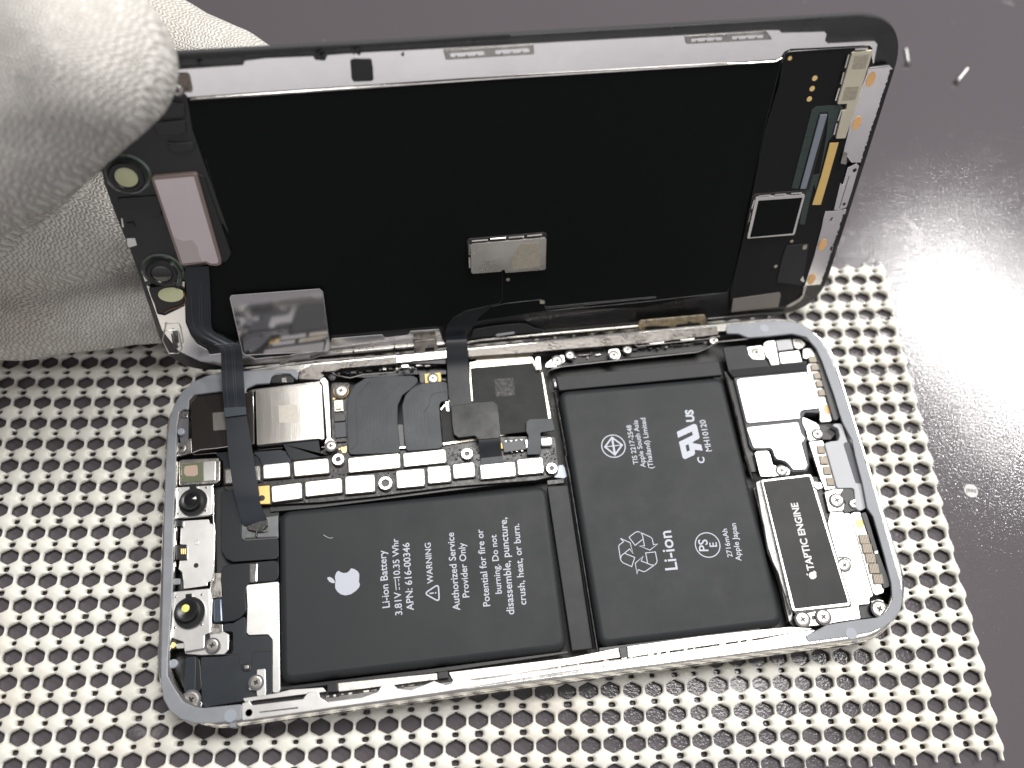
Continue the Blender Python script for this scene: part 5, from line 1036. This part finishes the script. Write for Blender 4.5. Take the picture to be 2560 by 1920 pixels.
sx = lambda x, y: onb(px('S', x, y), -8.88)[:2] - c[:2]
V, F = text_vf('seal', sx(1430, 815), sx(830, 745), .125, .02); o = link('sticker_print', V, F, m_mark, None); o.parent = root

# ================================================================== GLOVED HAND
def capsule_chain(ch, n=20):
    """chain of (point, radius) -> closed tapered tube with round ends"""
    bm = bmesh.new()
    for i in range(len(ch) - 1):
        (p, r), (q, s_) = ch[i], ch[i + 1]; p, q = np.array(p), np.array(q); L = np.linalg.norm(q - p); d = (q - p) / L
        u = np.cross(d, (0, 0, 1.0)); u = u / np.linalg.norm(u) if np.linalg.norm(u) > 1e-3 else np.array((1.0, 0, 0)); v = np.cross(d, u)
        rings = []
        for k in range(7):
            a = -math.pi / 2 + k * math.pi / 12; rings.append((p + d * r * math.sin(a), r * math.cos(a) + 1e-3))
        for k in range(7):
            a = k * math.pi / 12; rings.append((q + d * s_ * math.sin(a), s_ * math.cos(a) + 1e-3))
        vs_ = [[bm.verts.new(c_ + (u * math.cos(2 * math.pi * j / n) + v * math.sin(2 * math.pi * j / n)) * rr) for j in range(n)] for c_, rr in rings]
        for k in range(len(vs_) - 1):
            for j in range(n): bm.faces.new((vs_[k][j], vs_[k][(j + 1) % n], vs_[k + 1][(j + 1) % n], vs_[k + 1][j]))
        bm.faces.new(vs_[0][::-1]); bm.faces.new(vs_[-1])
    bmesh.ops.recalc_face_normals(bm, faces=bm.faces)
    return bm
dn = DR[:, 2]
def behind(p, r, gap=.5):                    # centre of a finger of radius r lying against the glass, behind photo point p
    q = d2w(ond(p, 0)); return q - dn * (r + 1.9 + gap)
def front(p, r, gap=0):
    for_h = r + 1.0 + gap; return d2w(ond(p, for_h))
chains = []
pal = at((-620, 430), 175)
t0 = front((226, 152), 11.8, .6); t1 = at((45, 292), 126); t2 = at((-190, 420), 130); t3 = at((-520, 560), 150)
chains.append([(t0, 11.8), (t1, 12.9), (t2, 13.6), (t3, 16), (pal, 22)])
a3 = at((735, 290), 172); a2 = at((560, 195), 170); a1 = at((330, 95), 172); a0 = at((40, -20), 176)
chains.append([(a3, 9.8), (a2, 10.6), (a1, 11.5), (a0, 13), (at((-330, 60), 182), 16), (pal, 22)])
b3 = at((520, 520), 172); b2 = at((300, 545), 169); b1 = at((60, 590), 168); b0 = at((-280, 560), 172)
chains.append([(b3, 8.6), (b2, 9.4), (b1, 10.5), (b0, 15), (pal, 22)])
c3 = at((520, 750), 184); c2 = at((330, 755), 182); c1 = at((90, 765), 179); c0 = at((-260, 740), 180)
chains.append([(c3, 8.4), (c2, 9.6), (c1, 11.0), (c0, 15), (pal, 22)])
chains.append([(at((-60, 700), 183), 13), (at((-300, 620), 182), 18), (pal, 24), (at((-1100, 420), 185), 30), (at((-1900, 450), 185), 30)])
chains.append([(at((115, 320), 150), 10.5), (at((0, 420), 152), 11), (at((-260, 560), 158), 16), (pal, 22)])  # unseen bulk added under the thumb to shade the lower fingers
chains.append([(at((150, 330), 186), 11), (at((-60, 330), 182), 15), (pal, 22)])  # unseen knuckle mass added behind the screen to keep light off the fingers
me = bpy.data.meshes.new('gloved_hand'); bmA = bmesh.new()
for ch_ in chains:
    b_ = capsule_chain(ch_); tmp = bpy.data.meshes.new('tmp'); b_.to_mesh(tmp); b_.free(); bmA.from_mesh(tmp); bpy.data.meshes.remove(tmp)
bmesh.ops.scale(bmA, vec=(S, S, S), verts=bmA.verts); bmA.to_mesh(me); bmA.free()
ho = bpy.data.objects.new('gloved_hand', me); col.objects.link(ho)
rm = ho.modifiers.new('r', 'REMESH'); rm.mode = 'VOXEL'; rm.voxel_size = .0011
sm_ = ho.modifiers.new('s', 'SMOOTH'); sm_.iterations = 5; sm_.factor = .6
tx = bpy.data.textures.new('folds', 'CLOUDS'); tx.noise_scale = .013; tx.noise_depth = 2
dm = ho.modifiers.new('d', 'DISPLACE'); dm.texture = tx; dm.strength = .0017; dm.mid_level = .5; dm.texture_coords = 'GLOBAL'
bpy.context.view_layer.update()
me2 = bpy.data.meshes.new_from_object(ho.evaluated_get(bpy.context.evaluated_depsgraph_get())); ho.modifiers.clear(); ho.data = me2; me2.name = 'gloved_hand'
me2.polygons.foreach_set('use_smooth', [True] * len(me2.polygons))
def knit():
    m = bpy.data.materials.new('white_knit_glove'); m.use_nodes = True; t = m.node_tree; b = t.nodes['Principled BSDF']
    co = N(t, 'ShaderNodeTexCoord').outputs['Object']
    def noise(sc, det=3):
        n = N(t, 'ShaderNodeTexNoise'); n.inputs['Scale'].default_value = sc; n.inputs['Detail'].default_value = det; t.links.new(co, n.inputs['Vector']); return n.outputs[0]
    sx_ = N(t, 'ShaderNodeSeparateXYZ'); t.links.new(co, sx_.inputs[0])
    n1 = mth(t, 'SUBTRACT', noise(60), .5); n2 = mth(t, 'SUBTRACT', noise(300), .5)
    q = mth(t, 'MULTIPLY_ADD', sx_.outputs[1], .9, mth(t, 'MULTIPLY', sx_.outputs[2], .45))
    a_ = mth(t, 'ADD', mth(t, 'MULTIPLY_ADD', sx_.outputs[0], .90, mth(t, 'MULTIPLY', q, -.42)), mth(t, 'MULTIPLY', n1, .006))
    b_ = mth(t, 'ADD', mth(t, 'MULTIPLY_ADD', sx_.outputs[0], .42, mth(t, 'MULTIPLY', q, .90)), mth(t, 'MULTIPLY', n2, .0012))
    colf = mth(t, 'MULTIPLY', mth(t, 'ABSOLUTE', mth(t, 'SUBTRACT', mth(t, 'FRACT', mth(t, 'MULTIPLY', b_, 820)), .5)), 2.0)
    row = mth(t, 'ADD', mth(t, 'MULTIPLY', a_, 1350), mth(t, 'MULTIPLY', colf, .55))
    row = mth(t, 'ADD', row, mth(t, 'MULTIPLY', n2, 1.7))
    loop = mth(t, 'MULTIPLY_ADD', mth(t, 'COSINE', mth(t, 'MULTIPLY', row, 6.28318)), .5, .5)
    wale = mth(t, 'SUBTRACT', 1.0, mth(t, 'POWER', mth(t, 'ABSOLUTE', mth(t, 'SUBTRACT', mth(t, 'MULTIPLY', colf, 2.0), 1.0)), 2.5))
    fz = noise(1800, 4); hgt = mth(t, 'ADD', mth(t, 'MULTIPLY', loop, mth(t, 'MULTIPLY_ADD', wale, .6, .4)), mth(t, 'MULTIPLY', fz, .7))
    r = N(t, 'ShaderNodeMapRange'); r.inputs[1].default_value = .25; r.inputs[2].default_value = .8; t.links.new(hgt, r.inputs[0])
    mx = N(t, 'ShaderNodeMix', data_type='RGBA'); mx.inputs[6].default_value = (.36, .335, .31, 1); mx.inputs[7].default_value = (.70, .68, .64, 1); t.links.new(r.outputs[0], mx.inputs[0])
    gr = noise(35, 4); m3 = N(t, 'ShaderNodeMix', data_type='RGBA', blend_type='MULTIPLY'); t.links.new(mth(t, 'MULTIPLY', mth(t, 'MAXIMUM', mth(t, 'SUBTRACT', gr, .52), 0.0), 2.2), m3.inputs[0]); t.links.new(mx.outputs[2], m3.inputs[6]); m3.inputs[7].default_value = (.78, .72, .62, 1)
    t.links.new(m3.outputs[2], b.inputs['Base Color']); b.inputs['Roughness'].default_value = .9; b.inputs['Specular IOR Level'].default_value = .15
    bu = N(t, 'ShaderNodeBump'); bu.inputs['Strength'].default_value = .9; bu.inputs['Distance'].default_value = .00028
    t.links.new(hgt, bu.inputs['Height']); t.links.new(bu.outputs[0], b.inputs['Normal'])
    return m
me2.materials.clear(); me2.materials.append(knit())
tag(ho, 'hand in a white knit glove pinching the lifted screen by its corner', 'gloved hand')
